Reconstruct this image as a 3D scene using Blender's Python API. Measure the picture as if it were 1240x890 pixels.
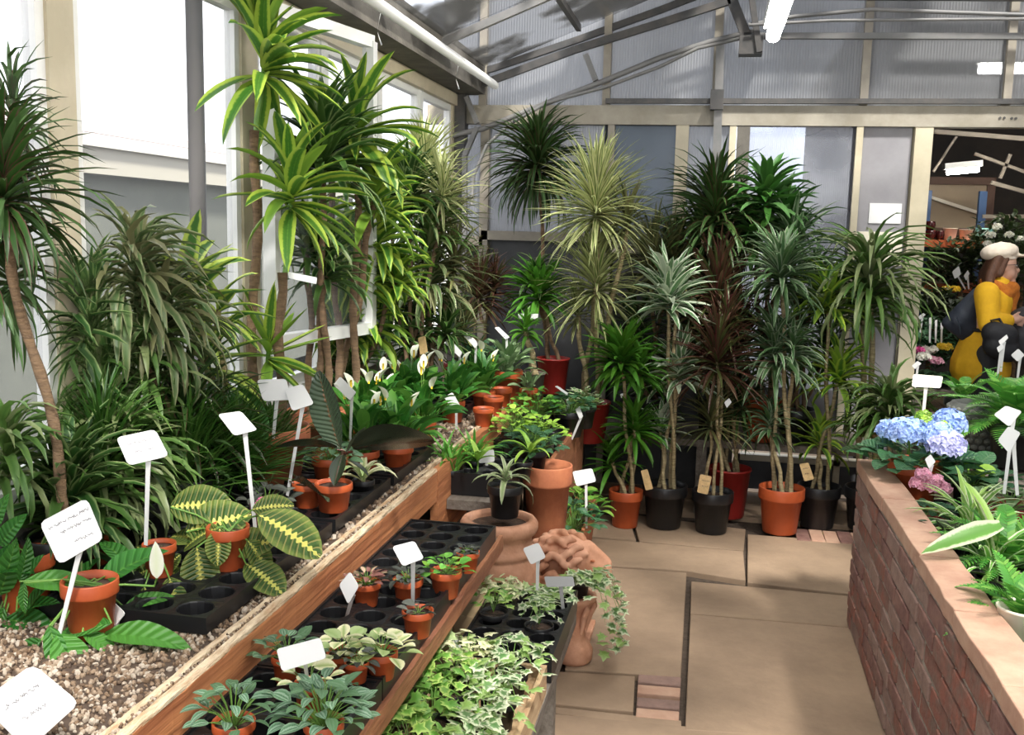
import bpy, bmesh, math, random
from mathutils import Vector, Matrix, Euler

for o in list(bpy.data.objects):
    bpy.data.objects.remove(o, do_unlink=True)
SC = bpy.context.scene
COL = SC.collection
PI = math.pi

# ------------------------------------------------------------------ camera
F, CX, CY, CAMH = 1200.0, 620.0, 445.0, 1.7
ROLL = 0.0235


def cam_axes(yaw, p, r):
    cy, sy, cp, sp, cr, sr = math.cos(yaw), math.sin(yaw), math.cos(p), math.sin(p), math.cos(r), math.sin(r)
    f = Vector((-sy * cp, cy * cp, -sp))
    x = Vector((cy, sy, 0))
    d = f.cross(x)
    return x * cr - d * sr, x * sr + d * cr, f


YAW, PITCH = 0.20, 0.13
for _ in range(60):
    ax, ad, af = cam_axes(YAW, PITCH, ROLL)
    vx = CX + F * ax.y / af.y
    vy = CY + F * ad.y / af.y
    YAW += (863 - vx) / F * .8
    PITCH += (vy - 282) / F * -.8 * -1
AX, AD, AF = cam_axes(YAW, PITCH, ROLL)
cam = bpy.data.objects.new('camera', bpy.data.cameras.new('camera'))
COL.objects.link(cam)
cam.data.sensor_width = 36
cam.data.lens = 36 * F / 1240
cam.data.clip_start = .05
m = Matrix((AX, -AD, -AF)).transposed().to_4x4()
m.translation = Vector((0, 0, CAMH))
cam.matrix_world = m
SC.camera = cam

# ------------------------------------------------------------------ world, exposure
w = bpy.data.worlds.new('sky')
SC.world = w
w.use_nodes = True
nt = w.node_tree
bg = nt.nodes['Background']
tc = nt.nodes.new('ShaderNodeTexCoord')
nz = nt.nodes.new('ShaderNodeTexNoise')
nz.inputs['Scale'].default_value = 2.2
nz.inputs['Detail'].default_value = 5
rp = nt.nodes.new('ShaderNodeValToRGB')
rp.color_ramp.elements[0].position = .35
rp.color_ramp.elements[0].color = (.86, .91, 1, 1)
rp.color_ramp.elements[1].position = .65
rp.color_ramp.elements[1].color = (1, 1, 1, 1)
nt.links.new(tc.outputs['Generated'], nz.inputs['Vector'])
nt.links.new(nz.outputs['Fac'], rp.inputs['Fac'])
nt.links.new(rp.outputs['Color'], bg.inputs['Color'])
bg.inputs['Strength'].default_value = 1.55
SC.view_settings.view_transform = 'Standard'
SC.view_settings.look = 'None'
SC.view_settings.exposure = 0.66
SC.view_settings.gamma = 1
SC.view_settings.use_curve_mapping = False
TUBE_STRENGTH = 42
sun = bpy.data.objects.new('sun', bpy.data.lights.new('sun', 'SUN'))
COL.objects.link(sun)
sun.data.energy = 8.5
sun.data.angle = math.radians(7)
sun.data.color = (1, .95, .86)
sun.rotation_euler = (math.radians(38), 0, math.radians(28))


def ray(px, py):
    return (AX * ((px - CX) / F) + AD * ((py - CY) / F) + AF)


def onY(px, py, Y):
    d = ray(px, py)
    return Vector((0, 0, CAMH)) + d * (Y / d.y)


def onZ(px, py, z):
    d = ray(px, py)
    return Vector((0, 0, CAMH)) + d * ((z - CAMH) / d.z)


def onX(px, py, X):
    d = ray(px, py)
    return Vector((0, 0, CAMH)) + d * (X / d.x)


# ------------------------------------------------------------------ materials
MATS = {}


def nodes(name, bump=None, rough=.6):
    m = bpy.data.materials.new(name)
    m.use_nodes = True
    n = m.node_tree
    b = n.nodes['Principled BSDF']
    b.inputs['Roughness'].default_value = rough
    return m, n, b


def mat(name, col, rough=.6, col2=None, scale=6, bump=0, metal=0, bscale=None, spec=.5, detail=6, stretch=None, thresh=(.35, .65), coat=0, emit=0):
    if name in MATS:
        return MATS[name]
    m, n, b = nodes(name, rough=rough)
    b.inputs['Base Color'].default_value = (*col, 1)
    b.inputs['Metallic'].default_value = metal
    b.inputs['Specular IOR Level'].default_value = spec
    if coat:
        b.inputs['Coat Weight'].default_value = coat
    if emit:
        b.inputs['Emission Color'].default_value = (*col, 1)
        b.inputs['Emission Strength'].default_value = emit
    if col2 or bump:
        tc = n.nodes.new('ShaderNodeTexCoord')
        mp = n.nodes.new('ShaderNodeMapping')
        geo = n.nodes.new('ShaderNodeObjectInfo')
        n.links.new(tc.outputs['Object'], mp.inputs['Vector'])
        if stretch:
            mp.inputs['Scale'].default_value = stretch
        add = n.nodes.new('ShaderNodeVectorMath')
        add.operation = 'ADD'
        n.links.new(mp.outputs['Vector'], add.inputs[0])
        mul = n.nodes.new('ShaderNodeMath')
        mul.operation = 'MULTIPLY'
        mul.inputs[1].default_value = 17.3
        n.links.new(geo.outputs['Random'], mul.inputs[0])
        n.links.new(mul.outputs[0], add.inputs[1])
    if col2:
        nz = n.nodes.new('ShaderNodeTexNoise')
        nz.inputs['Scale'].default_value = scale
        nz.inputs['Detail'].default_value = detail
        nz.inputs['Roughness'].default_value = .65
        n.links.new(add.outputs[0], nz.inputs['Vector'])
        rp = n.nodes.new('ShaderNodeValToRGB')
        rp.color_ramp.elements[0].position = thresh[0]
        rp.color_ramp.elements[1].position = thresh[1]
        rp.color_ramp.elements[0].color = (*col, 1)
        rp.color_ramp.elements[1].color = (*col2, 1)
        n.links.new(nz.outputs['Fac'], rp.inputs['Fac'])
        n.links.new(rp.outputs['Color'], b.inputs['Base Color'])
    if bump:
        nb = n.nodes.new('ShaderNodeTexNoise')
        nb.inputs['Scale'].default_value = bscale or scale * 3
        nb.inputs['Detail'].default_value = 4
        n.links.new(add.outputs[0], nb.inputs['Vector'])
        bp = n.nodes.new('ShaderNodeBump')
        bp.inputs['Strength'].default_value = bump
        bp.inputs['Distance'].default_value = .01
        n.links.new(nb.outputs['Fac'], bp.inputs['Height'])
        n.links.new(bp.outputs['Normal'], b.inputs['Normal'])
    MATS[name] = m
    return m


def leafmat(name, stops, var=None, varamt=.5, rough=.42, veins=0, veincol=None, trans=.28, blotch=None, spec=.4):
    """stops: colours across |u| from midrib (0) to margin (1); var: second colour per leaf; veins: count of side veins"""
    m, n, b = nodes(name, rough=rough)
    L = n.links.new
    b.inputs['Specular IOR Level'].default_value = spec
    uv = n.nodes.new('ShaderNodeUVMap')
    sx = n.nodes.new('ShaderNodeSeparateXYZ')
    L(uv.outputs['UV'], sx.inputs[0])

    def M(op, a, bb=None, c=None):
        q = n.nodes.new('ShaderNodeMath')
        q.operation = op
        for i, v in enumerate((a, bb, c)):
            if v is None:
                continue
            if isinstance(v, (int, float)):
                q.inputs[i].default_value = v
            else:
                L(v, q.inputs[i])
        return q.outputs[0]
    e = M('MULTIPLY', M('ABSOLUTE', M('SUBTRACT', sx.outputs['X'], .5)), 2)
    tc = n.nodes.new('ShaderNodeTexCoord')
    nz = n.nodes.new('ShaderNodeTexNoise')
    nz.inputs['Scale'].default_value = 30
    L(tc.outputs['Object'], nz.inputs['Vector'])
    e2 = M('ADD', e, M('MULTIPLY', M('SUBTRACT', nz.outputs['Fac'], .5), .3))
    rp = n.nodes.new('ShaderNodeValToRGB')
    els = rp.color_ramp.elements
    while len(els) < len(stops):
        els.new(.5)
    for k, (p, c) in enumerate(stops):
        els[k].position = p
        els[k].color = (*c, 1)
    L(e2, rp.inputs['Fac'])
    col = rp.outputs['Color']
    if veins:
        # side veins run forward from the midrib
        s = M('SINE', M('MULTIPLY', M('SUBTRACT', sx.outputs['Y'], M('MULTIPLY', e, .12)), veins * 2 * PI))
        vf = M('MULTIPLY', M('GREATER_THAN', s, .8), M('SUBTRACT', 1, M('MULTIPLY', e, .35)))
        mx = n.nodes.new('ShaderNodeMix')
        mx.data_type = 'RGBA'
        L(M('MULTIPLY', vf, .6), mx.inputs[0])
        L(col, mx.inputs[6])
        mx.inputs[7].default_value = (*(veincol or (.3, .5, .15)), 1)
        col = mx.outputs[2]
        bp = n.nodes.new('ShaderNodeBump')
        bp.inputs['Strength'].default_value = .5
        bp.inputs['Distance'].default_value = .004
        L(s, bp.inputs['Height'])
        L(bp.outputs['Normal'], b.inputs['Normal'])
    if blotch:
        s = M('SINE', M('MULTIPLY', sx.outputs['Y'], 70))
        lim = M('ADD', .13, M('MULTIPLY', s, .09))
        mx = n.nodes.new('ShaderNodeMix')
        mx.data_type = 'RGBA'
        L(M('LESS_THAN', e, lim), mx.inputs[0])
        L(col, mx.inputs[6])
        mx.inputs[7].default_value = (*blotch, 1)
        col = mx.outputs[2]
    at = n.nodes.new('ShaderNodeAttribute')
    at.attribute_name = 'leafvar'
    oi = n.nodes.new('ShaderNodeObjectInfo')
    r = M('FRACT', M('ADD', at.outputs['Fac'], oi.outputs['Random']))
    hs = n.nodes.new('ShaderNodeHueSaturation')
    L(col, hs.inputs['Color'])
    L(M('ADD', .8, M('MULTIPLY', r, .5)), hs.inputs['Value'])
    L(M('ADD', .492, M('MULTIPLY', M('FRACT', M('MULTIPLY', r, 7.3)), .016)), hs.inputs['Hue'])
    col = hs.outputs['Color']
    if var:
        mx = n.nodes.new('ShaderNodeMix')
        mx.data_type = 'RGBA'
        L(M('MULTIPLY', M('GREATER_THAN', M('FRACT', M('MULTIPLY', r, 13.7)), 1 - varamt), .8), mx.inputs[0])
        L(col, mx.inputs[6])
        mx.inputs[7].default_value = (*var, 1)
        col = mx.outputs[2]
    L(col, b.inputs['Base Color'])
    if trans:
        tr = n.nodes.new('ShaderNodeBsdfTranslucent')
        L(col, tr.inputs['Color'])
        ms = n.nodes.new('ShaderNodeMixShader')
        ms.inputs[0].default_value = trans
        L(b.outputs[0], ms.inputs[1])
        L(tr.outputs[0], ms.inputs[2])
        L(ms.outputs[0], n.nodes['Material Output'].inputs['Surface'])
    MATS[name] = m
    return m


def sheetmat(name, col, clear, rough=.3, ribs=0, clearcol=(.9, .93, 1), clearmax=None, dscale=2.0, tl=.5, axis='X', thresh=(.4, .62)):
    """plastic or glass sheet: part clear, part milky"""
    m, n, b = nodes(name, rough=rough)
    L = n.links.new
    b.inputs['Base Color'].default_value = (*col, 1)
    tr = n.nodes.new('ShaderNodeBsdfTranslucent')
    tr.inputs['Color'].default_value = (*col, 1)
    tp = n.nodes.new('ShaderNodeBsdfTransparent')
    tp.inputs['Color'].default_value = (*clearcol, 1)
    a = n.nodes.new('ShaderNodeMixShader')
    a.inputs[0].default_value = tl
    L(b.outputs[0], a.inputs[1])
    L(tr.outputs[0], a.inputs[2])
    c = n.nodes.new('ShaderNodeMixShader')
    c.inputs[0].default_value = clear
    L(a.outputs[0], c.inputs[1])
    L(tp.outputs[0], c.inputs[2])
    tc = n.nodes.new('ShaderNodeTexCoord')
    if clearmax:  # noise blends in patches that are clearer than the rest
        nz = n.nodes.new('ShaderNodeTexNoise')
        nz.inputs['Scale'].default_value = dscale
        nz.inputs['Detail'].default_value = 4
        L(tc.outputs['Object'], nz.inputs['Vector'])
        rp = n.nodes.new('ShaderNodeMapRange')
        rp.inputs['From Min'].default_value = thresh[0]
        rp.inputs['From Max'].default_value = thresh[1]
        rp.inputs['To Min'].default_value = clear
        rp.inputs['To Max'].default_value = clearmax
        L(nz.outputs['Fac'], rp.inputs['Value'])
        L(rp.outputs[0], c.inputs[0])
    if ribs:
        wv = n.nodes.new('ShaderNodeTexWave')
        wv.bands_direction = axis
        wv.inputs['Scale'].default_value = ribs
        L(tc.outputs['Object'], wv.inputs['Vector'])
        bp = n.nodes.new('ShaderNodeBump')
        bp.inputs['Strength'].default_value = .6
        bp.inputs['Distance'].default_value = .01
        L(wv.outputs['Fac'], bp.inputs['Height'])
        L(bp.outputs['Normal'], b.inputs['Normal'])
    L(c.outputs[0], n.nodes['Material Output'].inputs['Surface'])
    MATS[name] = m
    return m


WOOD = mat('bench_wood', (.40, .17, .08), .6, (.20, .07, .035), 3, .5, stretch=(6, .7, 6), bscale=12)
WOODP = mat('plank_wood', (.60, .25, .10), .6, (.30, .10, .04), 4, .4, stretch=(1, .35, 8), bscale=10)
WOODL = mat('pale_wood', (.62, .45, .26), .7, (.42, .25, .13), 5, .4, stretch=(6, .8, 6))
WOODE = mat('split_wood', (.80, .66, .46), .8, (.45, .28, .15), 18, .8, stretch=(3, .6, 3))
WOODG = mat('grey_wood', (.20, .17, .14), .8, (.10, .08, .06), 5, .4, stretch=(5, .7, 5))
POTO = mat('orange_plastic', (.50, .095, .025), .45, (.38, .07, .02), 5)
POTR = mat('red_plastic', (.30, .02, .015), .45)
POTK = mat('black_plastic', (.012, .012, .013), .38)
POTG = mat('grey_plastic', (.15, .13, .10), .6)
POTP = mat('pink_plastic', (.75, .13, .35), .4)
POTW = mat('cream_pot', (.80, .73, .60), .5)
POTB = mat('blue_pot', (.25, .32, .48), .4)
POTT = mat('turquoise_glaze', (.22, .48, .42), .2)
GLAZ = mat('dark_red_glaze', (.05, .008, .008), .12)
TERR = mat('terracotta', (.50, .175, .075), .75, (.34, .10, .045), 7, .2)
TERRP = mat('pale_terracotta', (.62, .33, .21), .8, (.42, .19, .10), 9, .4)
TRAY = mat('tray_plastic', (.010, .010, .011), .35, spec=.4)
SOIL = mat('soil', (.035, .02, .012), .95, (.09, .05, .03), 60, .8, bscale=90)
GRAV = mat('gravel_stone', (.50, .42, .32), .8, (.20, .14, .10), 25)
SIGN = mat('white_card', (.74, .735, .72), .4)
SIGNC = mat('cream_card', (.80, .74, .60), .5)
SIGNG = mat('grey_card', (.36, .36, .35), .5)
INK = mat('ink', (.05, .04, .05), .6)
TAGM = mat('tan_tag', (.68, .47, .22), .6, (.5, .33, .14), 40)
TRUNK = mat('bark', (.24, .15, .08), .8, (.13, .08, .045), 20, .6, stretch=(1, 1, 5))
TRUNKL = mat('pale_bark', (.45, .36, .20), .8, (.20, .15, .07), 14, .6, stretch=(1, 1, 6))
STEMG = mat('green_stem', (.14, .28, .05), .5)
FRAME = mat('cream_frame', (.62, .55, .40), .5, (.48, .42, .29), 3)
FRAMEW = mat('white_frame', (.80, .80, .77), .4)
FRAMEG = mat('aluminium_frame', (.36, .32, .25), .5, (.27, .24, .20), 6, metal=.1)
BEAM = mat('painted_beam', (.40, .36, .29), .6, (.28, .25, .19), 4)
STEEL = mat('dark_steel', (.05, .05, .05), .5, (.10, .09, .08), 8)
GUTT = mat('gutter_concrete', (.17, .155, .13), .9, (.11, .10, .085), 6, .5)
PIPEW = mat('white_pipe', (.72, .72, .70), .4)
CONDUIT = mat('grey_conduit', (.15, .15, .145), .5, (.22, .21, .20), 5)
SLAB = mat('sandstone', (.345, .24, .155), .8, (.205, .14, .09), 2.6, .5, bscale=16, thresh=(.32, .72), detail=10)
BRICKA = mat('brick_red', (.25, .085, .055), .9, (.17, .11, .085), 14, .6, bscale=40)
BRICKB = mat('brick_grey', (.20, .125, .10), .9, (.30, .19, .15), 9, .6, bscale=40)
BRICKC = mat('brick_dark', (.15, .065, .055), .9, (.24, .13, .10), 12, .6, bscale=40)
MORT = mat('mortar', (.42, .37, .31), .95, (.20, .165, .13), 20, .6)
COPE = mat('coping_sandstone', (.50, .32, .22), .85, (.40, .22, .15), 8, .4, bscale=30)
EARTH = mat('joint_earth', (.045, .03, .02), 1, (.09, .065, .045), 30, .5)
DARKP = mat('dark_board', (.045, .047, .05), .6, (.075, .075, .078), 3)
GREYB = mat('grey_board', (.30, .29, .30), .5, (.23, .22, .23), 2.5)
CARD = mat('cardboard', (.42, .30, .17), .8, (.36, .25, .14), 4)
LWALL = mat('painted_block', (.42, .40, .34), .8, (.30, .28, .24), 4)
PANEL = sheetmat('polycarbonate', (.40, .405, .415), .20, .25, ribs=18, clearmax=.34, dscale=1.1, tl=.45, clearcol=(.68, .69, .71))
PANELB = sheetmat('bright_polycarbonate', (.66, .67, .69), .30, .3, ribs=25, clearmax=.8, dscale=.9, tl=.5, clearcol=(.8, .82, .88), thresh=(.45, .6))
PANELD = sheetmat('smoky_glass', (.16, .19, .22), .16, .15, clearmax=.28, dscale=1.5, tl=.3, clearcol=(.5, .54, .6))
ROOFM = sheetmat('roof_sheet', (.10, .098, .094), .16, .25, clearmax=.95, dscale=1.5, tl=.42, thresh=(.47, .53), clearcol=(.75, .76, .78))  # clear patches imitate bright reflections of lamps and sky on the roof
GLASS = sheetmat('window_glass', (.7, .72, .74), .93, .05, tl=.5, clearcol=(.97, .97, .98))

LM = {}
LM['marginata'] = leafmat('leaf_marginata', [(0, (.025, .065, .013)), (.75, (.032, .075, .015)), (.9, (.09, .035, .03))], var=(.08, .16, .05), varamt=.35)
LM['greygreen'] = leafmat('leaf_greygreen', [(0, (.08, .14, .045)), (.5, (.11, .17, .06)), (.85, (.26, .28, .14))], var=(.22, .21, .10), varamt=.3)
LM['darkedge'] = leafmat('leaf_darkedge', [(0, (.022, .07, .014)), (.6, (.035, .095, .018)), (.85, (.20, .27, .10))], var=(.06, .13, .025), varamt=.3)
LM['tricolor'] = leafmat('leaf_tricolor', [(0, (.10, .17, .04)), (.35, (.22, .28, .08)), (.6, (.55, .55, .28))], var=(.42, .46, .20), varamt=.35)
LM['olive'] = leafmat('leaf_olive', [(0, (.13, .15, .05)), (.6, (.20, .21, .08)), (.9, (.12, .08, .04))], var=(.06, .08, .03), varamt=.4)
LM['red'] = leafmat('leaf_red', [(0, (.055, .045, .018)), (.5, (.065, .05, .022)), (.85, (.13, .03, .03))], var=(.08, .11, .03), varamt=.25)
LM['compact'] = leafmat('leaf_compact', [(0, (.05, .145, .012)), (1, (.07, .20, .018))], var=(.09, .28, .03), varamt=.4)
LM['warneckii'] = leafmat('leaf_warneckii', [(0, (.16, .24, .13)), (.3, (.10, .22, .08)), (.5, (.06, .17, .05)), (.7, (.62, .68, .52))], var=(.5, .56, .42), varamt=.2)
LM['greyvar'] = leafmat('leaf_greyvar', [(0, (.05, .12, .04)), (.5, (.09, .17, .07)), (.8, (.33, .40, .26))], var=(.06, .13, .04), varamt=.35)
LM['lemon'] = leafmat('leaf_lemon', [(0, (.07, .20, .03)), (.35, (.10, .24, .03)), (.65, (.42, .58, .07))], var=(.28, .46, .05), varamt=.3)
LM['janet'] = leafmat('leaf_janet', [(0, (.035, .11, .018)), (1, (.045, .14, .022))], var=(.10, .22, .07), varamt=.3)
LM['corn'] = leafmat('leaf_corn', [(0, (.10, .22, .03)), (.12, (.05, .15, .02)), (.45, (.07, .19, .02)), (.62, (.34, .46, .06))], var=(.17, .31, .035), varamt=.25)
LM['limeedge'] = leafmat('leaf_limeedge', [(0, (.06, .16, .04)), (.42, (.07, .19, .04)), (.62, (.50, .62, .12))], rough=.4)
LM['peace'] = leafmat('leaf_peace', [(0, (.09, .24, .03)), (.08, (.03, .13, .02)), (1, (.035, .16, .022))], veins=9, veincol=(.07, .24, .04), var=(.09, .28, .04), varamt=.3)
LM['spathe'] = leafmat('white_spathe', [(0, (.72, .76, .55)), (1, (.80, .80, .70))], rough=.5)
LM['calathea'] = leafmat('leaf_calathea', [(0, (.05, .11, .02)), (.55, (.04, .09, .018)), (.85, (.14, .20, .04))], veins=11, veincol=(.40, .32, .10), blotch=(.62, .60, .14))
LM['rubber'] = leafmat('leaf_rubber', [(0, (.09, .02, .015)), (.05, (.02, .03, .014)), (1, (.018, .022, .012))], rough=.22, trans=.04, spec=.6)
LM['rubberg'] = leafmat('leaf_rubber_green', [(0, (.20, .10, .05)), (.06, (.055, .08, .045)), (1, (.045, .07, .04))], rough=.25, trans=.05, veins=16, veincol=(.07, .10, .06), spec=.6)
LM['ivy'] = leafmat('leaf_ivy', [(0, (.10, .22, .06)), (.45, (.14, .27, .09)), (.7, (.62, .68, .45))], var=(.28, .45, .10), varamt=.3)
LM['ivyg'] = leafmat('leaf_ivy_green', [(0, (.12, .28, .04)), (.5, (.16, .36, .05)), (.8, (.40, .55, .14))], var=(.10, .26, .04), varamt=.35)
LM['cream'] = leafmat('leaf_cream', [(0, (.30, .42, .12)), (.25, (.55, .60, .30)), (.6, (.80, .78, .50))], var=(.35, .50, .18), varamt=.25)
LM['silver'] = leafmat('leaf_silver', [(0, (.04, .13, .05)), (.3, (.30, .42, .30)), (.55, (.06, .16, .07)), (1, (.22, .35, .22))], var=(.10, .20, .09), varamt=.3)
LM['pinkleaf'] = leafmat('leaf_pink', [(0, (.55, .30, .25)), (.4, (.60, .42, .28)), (.8, (.12, .13, .06))], var=(.20, .06, .06), varamt=.35)
LM['darkleaf'] = leafmat('leaf_dark', [(0, (.05, .05, .045)), (.5, (.09, .10, .08)), (1, (.04, .05, .04))], var=(.16, .17, .14), varamt=.3)
LM['fresh'] = leafmat('leaf_fresh', [(0, (.12, .34, .05)), (1, (.17, .45, .07))], var=(.30, .52, .08), varamt=.3)
LM['limeleaf'] = leafmat('leaf_lime', [(0, (.28, .48, .06)), (1, (.36, .56, .08))], var=(.20, .40, .05), varamt=.3)
LM['spider'] = leafmat('leaf_spider', [(0, (.14, .33, .05)), (.5, (.16, .36, .06)), (.72, (.70, .76, .50))], var=(.35, .55, .12), varamt=.3)
LM['fern'] = leafmat('leaf_fern', [(0, (.07, .26, .035)), (1, (.12, .36, .05))], var=(.22, .46, .08), varamt=.3)
LM['brom'] = leafmat('leaf_bromeliad', [(0, (.22, .32, .12)), (.4, (.30, .38, .18)), (.8, (.42, .46, .28))], rough=.35)
LM['grass'] = leafmat('leaf_grass', [(0, (.03, .095, .013)), (1, (.042, .12, .016))], var=(.08, .17, .03), varamt=.4)
LM['arch'] = leafmat('leaf_arching', [(0, (.06, .135, .028)), (1, (.10, .18, .04))], var=(.23, .27, .12), varamt=.35)
LM['hyleaf'] = leafmat('leaf_hydrangea', [(0, (.10, .20, .08)), (.1, (.04, .12, .05)), (1, (.04, .13, .05))], veins=7, veincol=(.08, .18, .08))
LM['bush'] = leafmat('leaf_bush', [(0, (.035, .06, .02)), (1, (.05, .08, .025))], var=(.02, .035, .012), varamt=.4)


def petalmat(name, a, b2):
    return leafmat(name, [(0, a), (1, b2)], rough=.6, trans=.3)


LM['blue'] = petalmat('petal_blue', (.36, .50, .82), (.46, .60, .90))
LM['lilac'] = petalmat('petal_lilac', (.55, .55, .85), (.66, .66, .90))
LM['pink'] = petalmat('petal_pink', (.62, .26, .38), (.75, .45, .52))
LM['yellow'] = petalmat('petal_yellow', (.85, .62, .03), (.9, .7, .1))
LM['white'] = petalmat('petal_white', (.85, .82, .70), (.9, .9, .85))
LM['magenta'] = petalmat('petal_magenta', (.65, .05, .28), (.8, .2, .45))


# ------------------------------------------------------------------ mesh helpers
class MB:
    def __init__(self, o=(0, 0, 0)):
        self.v, self.f, self.uv, self.var, self.mi = [], [], [], [], []
        self.o = Vector(o)

    def add(self, vs, fs, uvs=None, var=0.0, mi=0):
        k = len(self.v)
        self.v += [(Vector(p) - self.o)[:] for p in vs]
        self.f += [tuple(i + k for i in f) for f in fs]
        self.uv += list(uvs) if uvs else [(.5, .5)] * len(vs)
        self.var += [var] * len(vs)
        self.mi += [mi] * len(fs)

    def box(self, a, b, mi=0):
        x0, y0, z0 = a
        x1, y1, z1 = b
        v = [(x0, y0, z0), (x1, y0, z0), (x1, y1, z0), (x0, y1, z0), (x0, y0, z1), (x1, y0, z1), (x1, y1, z1), (x0, y1, z1)]
        self.add(v, [(0, 3, 2, 1), (4, 5, 6, 7), (0, 1, 5, 4), (1, 2, 6, 5), (2, 3, 7, 6), (3, 0, 4, 7)], mi=mi)

    def bar(self, p, q, wx, wz, up=(0, 0, 1), mi=0):
        p, q = Vector(p), Vector(q)
        d = (q - p).normalized()
        u = Vector(up)
        s = d.cross(u)
        if s.length < 1e-4:
            s = d.cross(Vector((0, 1, 0)))
        s.normalize()
        u = s.cross(d).normalized()
        v = []
        for c in (p, q):
            for a, b in ((-1, -1), (1, -1), (1, 1), (-1, 1)):
                v.append(c + s * (a * wx / 2) + u * (b * wz / 2))
        self.add(v, [(0, 1, 2, 3), (7, 6, 5, 4), (0, 4, 5, 1), (1, 5, 6, 2), (2, 6, 7, 3), (3, 7, 4, 0)], mi=mi)

    def tube(self, pts, rads, n=8, mi=0, var=0.0, cap=True):
        pts = [Vector(p) for p in pts]
        if isinstance(rads, (int, float)):
            rads = [rads] * len(pts)
        vs, fs, uvs = [], [], []
        ref = Vector((0, 0, 1)) if abs((pts[-1] - pts[0]).normalized().z) < .9 else Vector((1, 0, 0))
        for i, p in enumerate(pts):
            d = (pts[min(i + 1, len(pts) - 1)] - pts[max(i - 1, 0)]).normalized()
            a = d.cross(ref).normalized()
            b = d.cross(a).normalized()
            for k in range(n):
                t = 2 * PI * k / n
                vs.append(p + (a * math.cos(t) + b * math.sin(t)) * rads[i])
                uvs.append((.5, i / max(1, len(pts) - 1)))
        for i in range(len(pts) - 1):
            for k in range(n):
                k2 = (k + 1) % n
                fs.append((i * n + k, i * n + k2, (i + 1) * n + k2, (i + 1) * n + k))
        if cap:
            fs.append(tuple(range(n)))
            fs.append(tuple(reversed(range((len(pts) - 1) * n, len(pts) * n))))
        self.add(vs, fs, uvs, var, mi)

    def lathe(self, prof, c=(0, 0, 0), n=24, mi=0, flute=0):
        c = Vector(c)
        vs, fs = [], []
        for r, z in prof:
            for k in range(n):
                t = 2 * PI * k / n
                vs.append(c + Vector((r * math.cos(t), r * math.sin(t), z)))
        for i in range(len(prof) - 1):
            for k in range(n):
                k2 = (k + 1) % n
                fs.append((i * n + k, i * n + k2, (i + 1) * n + k2, (i + 1) * n + k))
        if prof[0][0] > 0:
            fs.append(tuple(reversed(range(n))))
        self.add(vs, fs, mi=mi)

    def disc(self, c, r, n=16, mi=0):
        c = Vector(c)
        self.add([c + Vector((r * math.cos(2 * PI * k / n), r * math.sin(2 * PI * k / n), 0)) for k in range(n)], [tuple(range(n))], mi=mi)

    def strap(self, base, az, el, L, w, droop, seg=6, fold=.25, var=0.0, twist=0, tip=1.0, prof='strap', mi=0):
        """a long leaf that leaves BASE at azimuth az, elevation el (rad) and bends down by droop over its length"""
        base = Vector(base)
        h = Vector((math.cos(az), math.sin(az), 0))
        s = Vector((-math.sin(az), math.cos(az), 0))
        p = base.copy()
        vs, uvs, fs = [], [], []
        for i in range(seg + 1):
            t = i / seg
            e = el - droop * t ** 1.25
            d = h * math.cos(e) + Vector((0, 0, 1)) * math.sin(e)
            up = -h * math.sin(e) + Vector((0, 0, 1)) * math.cos(e)
            if prof == 'strap':
                ww = w * min(1, .45 + 2.2 * t) * (1 - t ** 3.2) ** .8
            else:
                ww = w * math.sin(PI * min(1, t ** .8 * .98 + .02)) ** .8
            ww = max(ww, .0006)
            a = twist * t
            ss = s * math.cos(a) + up * math.sin(a)
            uu = up * math.cos(a) - s * math.sin(a)
            vs += [p - ss * ww / 2 + uu * ww * fold, p.copy(), p + ss * ww / 2 + uu * ww * fold]
            uvs += [(0, t), (.5, t), (1, t)]
            p = p + d * (L / seg)
            if i < seg:
                k = i * 3
                fs += [(k, k + 1, k + 4, k + 3), (k + 1, k + 2, k + 5, k + 4)]
        self.add(vs, fs, uvs, var, mi)

    def mesh(self, name, mats, smooth=True):
        me = bpy.data.meshes.new(name)
        me.from_pydata(self.v, [], self.f)
        if not isinstance(mats, (list, tuple)):
            mats = [mats]
        for x in mats:
            me.materials.append(x)
        if len(mats) > 1:
            me.polygons.foreach_set('material_index', self.mi)
        uvl = me.uv_layers.new(name='UVMap')
        flat = []
        for l in me.loops:
            flat += self.uv[l.vertex_index]
        uvl.data.foreach_set('uv', flat)
        at = me.attributes.new('leafvar', 'FLOAT', 'POINT')
        at.data.foreach_set('value', self.var)
        if smooth:
            me.polygons.foreach_set('use_smooth', [True] * len(me.polygons))
        me.update()
        return me

    def build(self, name, mats, parent=None, smooth=False, kind=None, bevel=0, loc=None):
        return link(self.mesh(name, mats, smooth), name, parent, kind, bevel, loc)


def link(me, name, parent=None, kind=None, bevel=0, loc=None, rot=None, scale=None):
    o = bpy.data.objects.new(name, me)
    COL.objects.link(o)
    if parent:
        o.parent = parent
    if loc is not None:
        o.location = loc
    if rot is not None:
        o.rotation_euler = rot
    if scale is not None:
        o.scale = (scale,) * 3 if isinstance(scale, (int, float)) else scale
    if kind:
        o['kind'] = kind
    if bevel:
        b = o.modifiers.new('bevel', 'BEVEL')
        b.width = bevel
        b.segments = 2
        b.limit_method = 'ANGLE'
    return o


def thing(name, label, cat, loc=(0, 0, 0), group=None, rz=0):
    o = bpy.data.objects.new(name, None)
    o.empty_display_size = .05
    COL.objects.link(o)
    o.location = loc
    o.rotation_euler = (0, 0, rz)
    return tag(o, label, cat, group)


def tag(o, label, cat, group=None):
    o['label'] = label
    o['category'] = cat
    if group:
        o['group'] = group
    return o


def struct(o):
    o['kind'] = 'structure'
    return o


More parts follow.
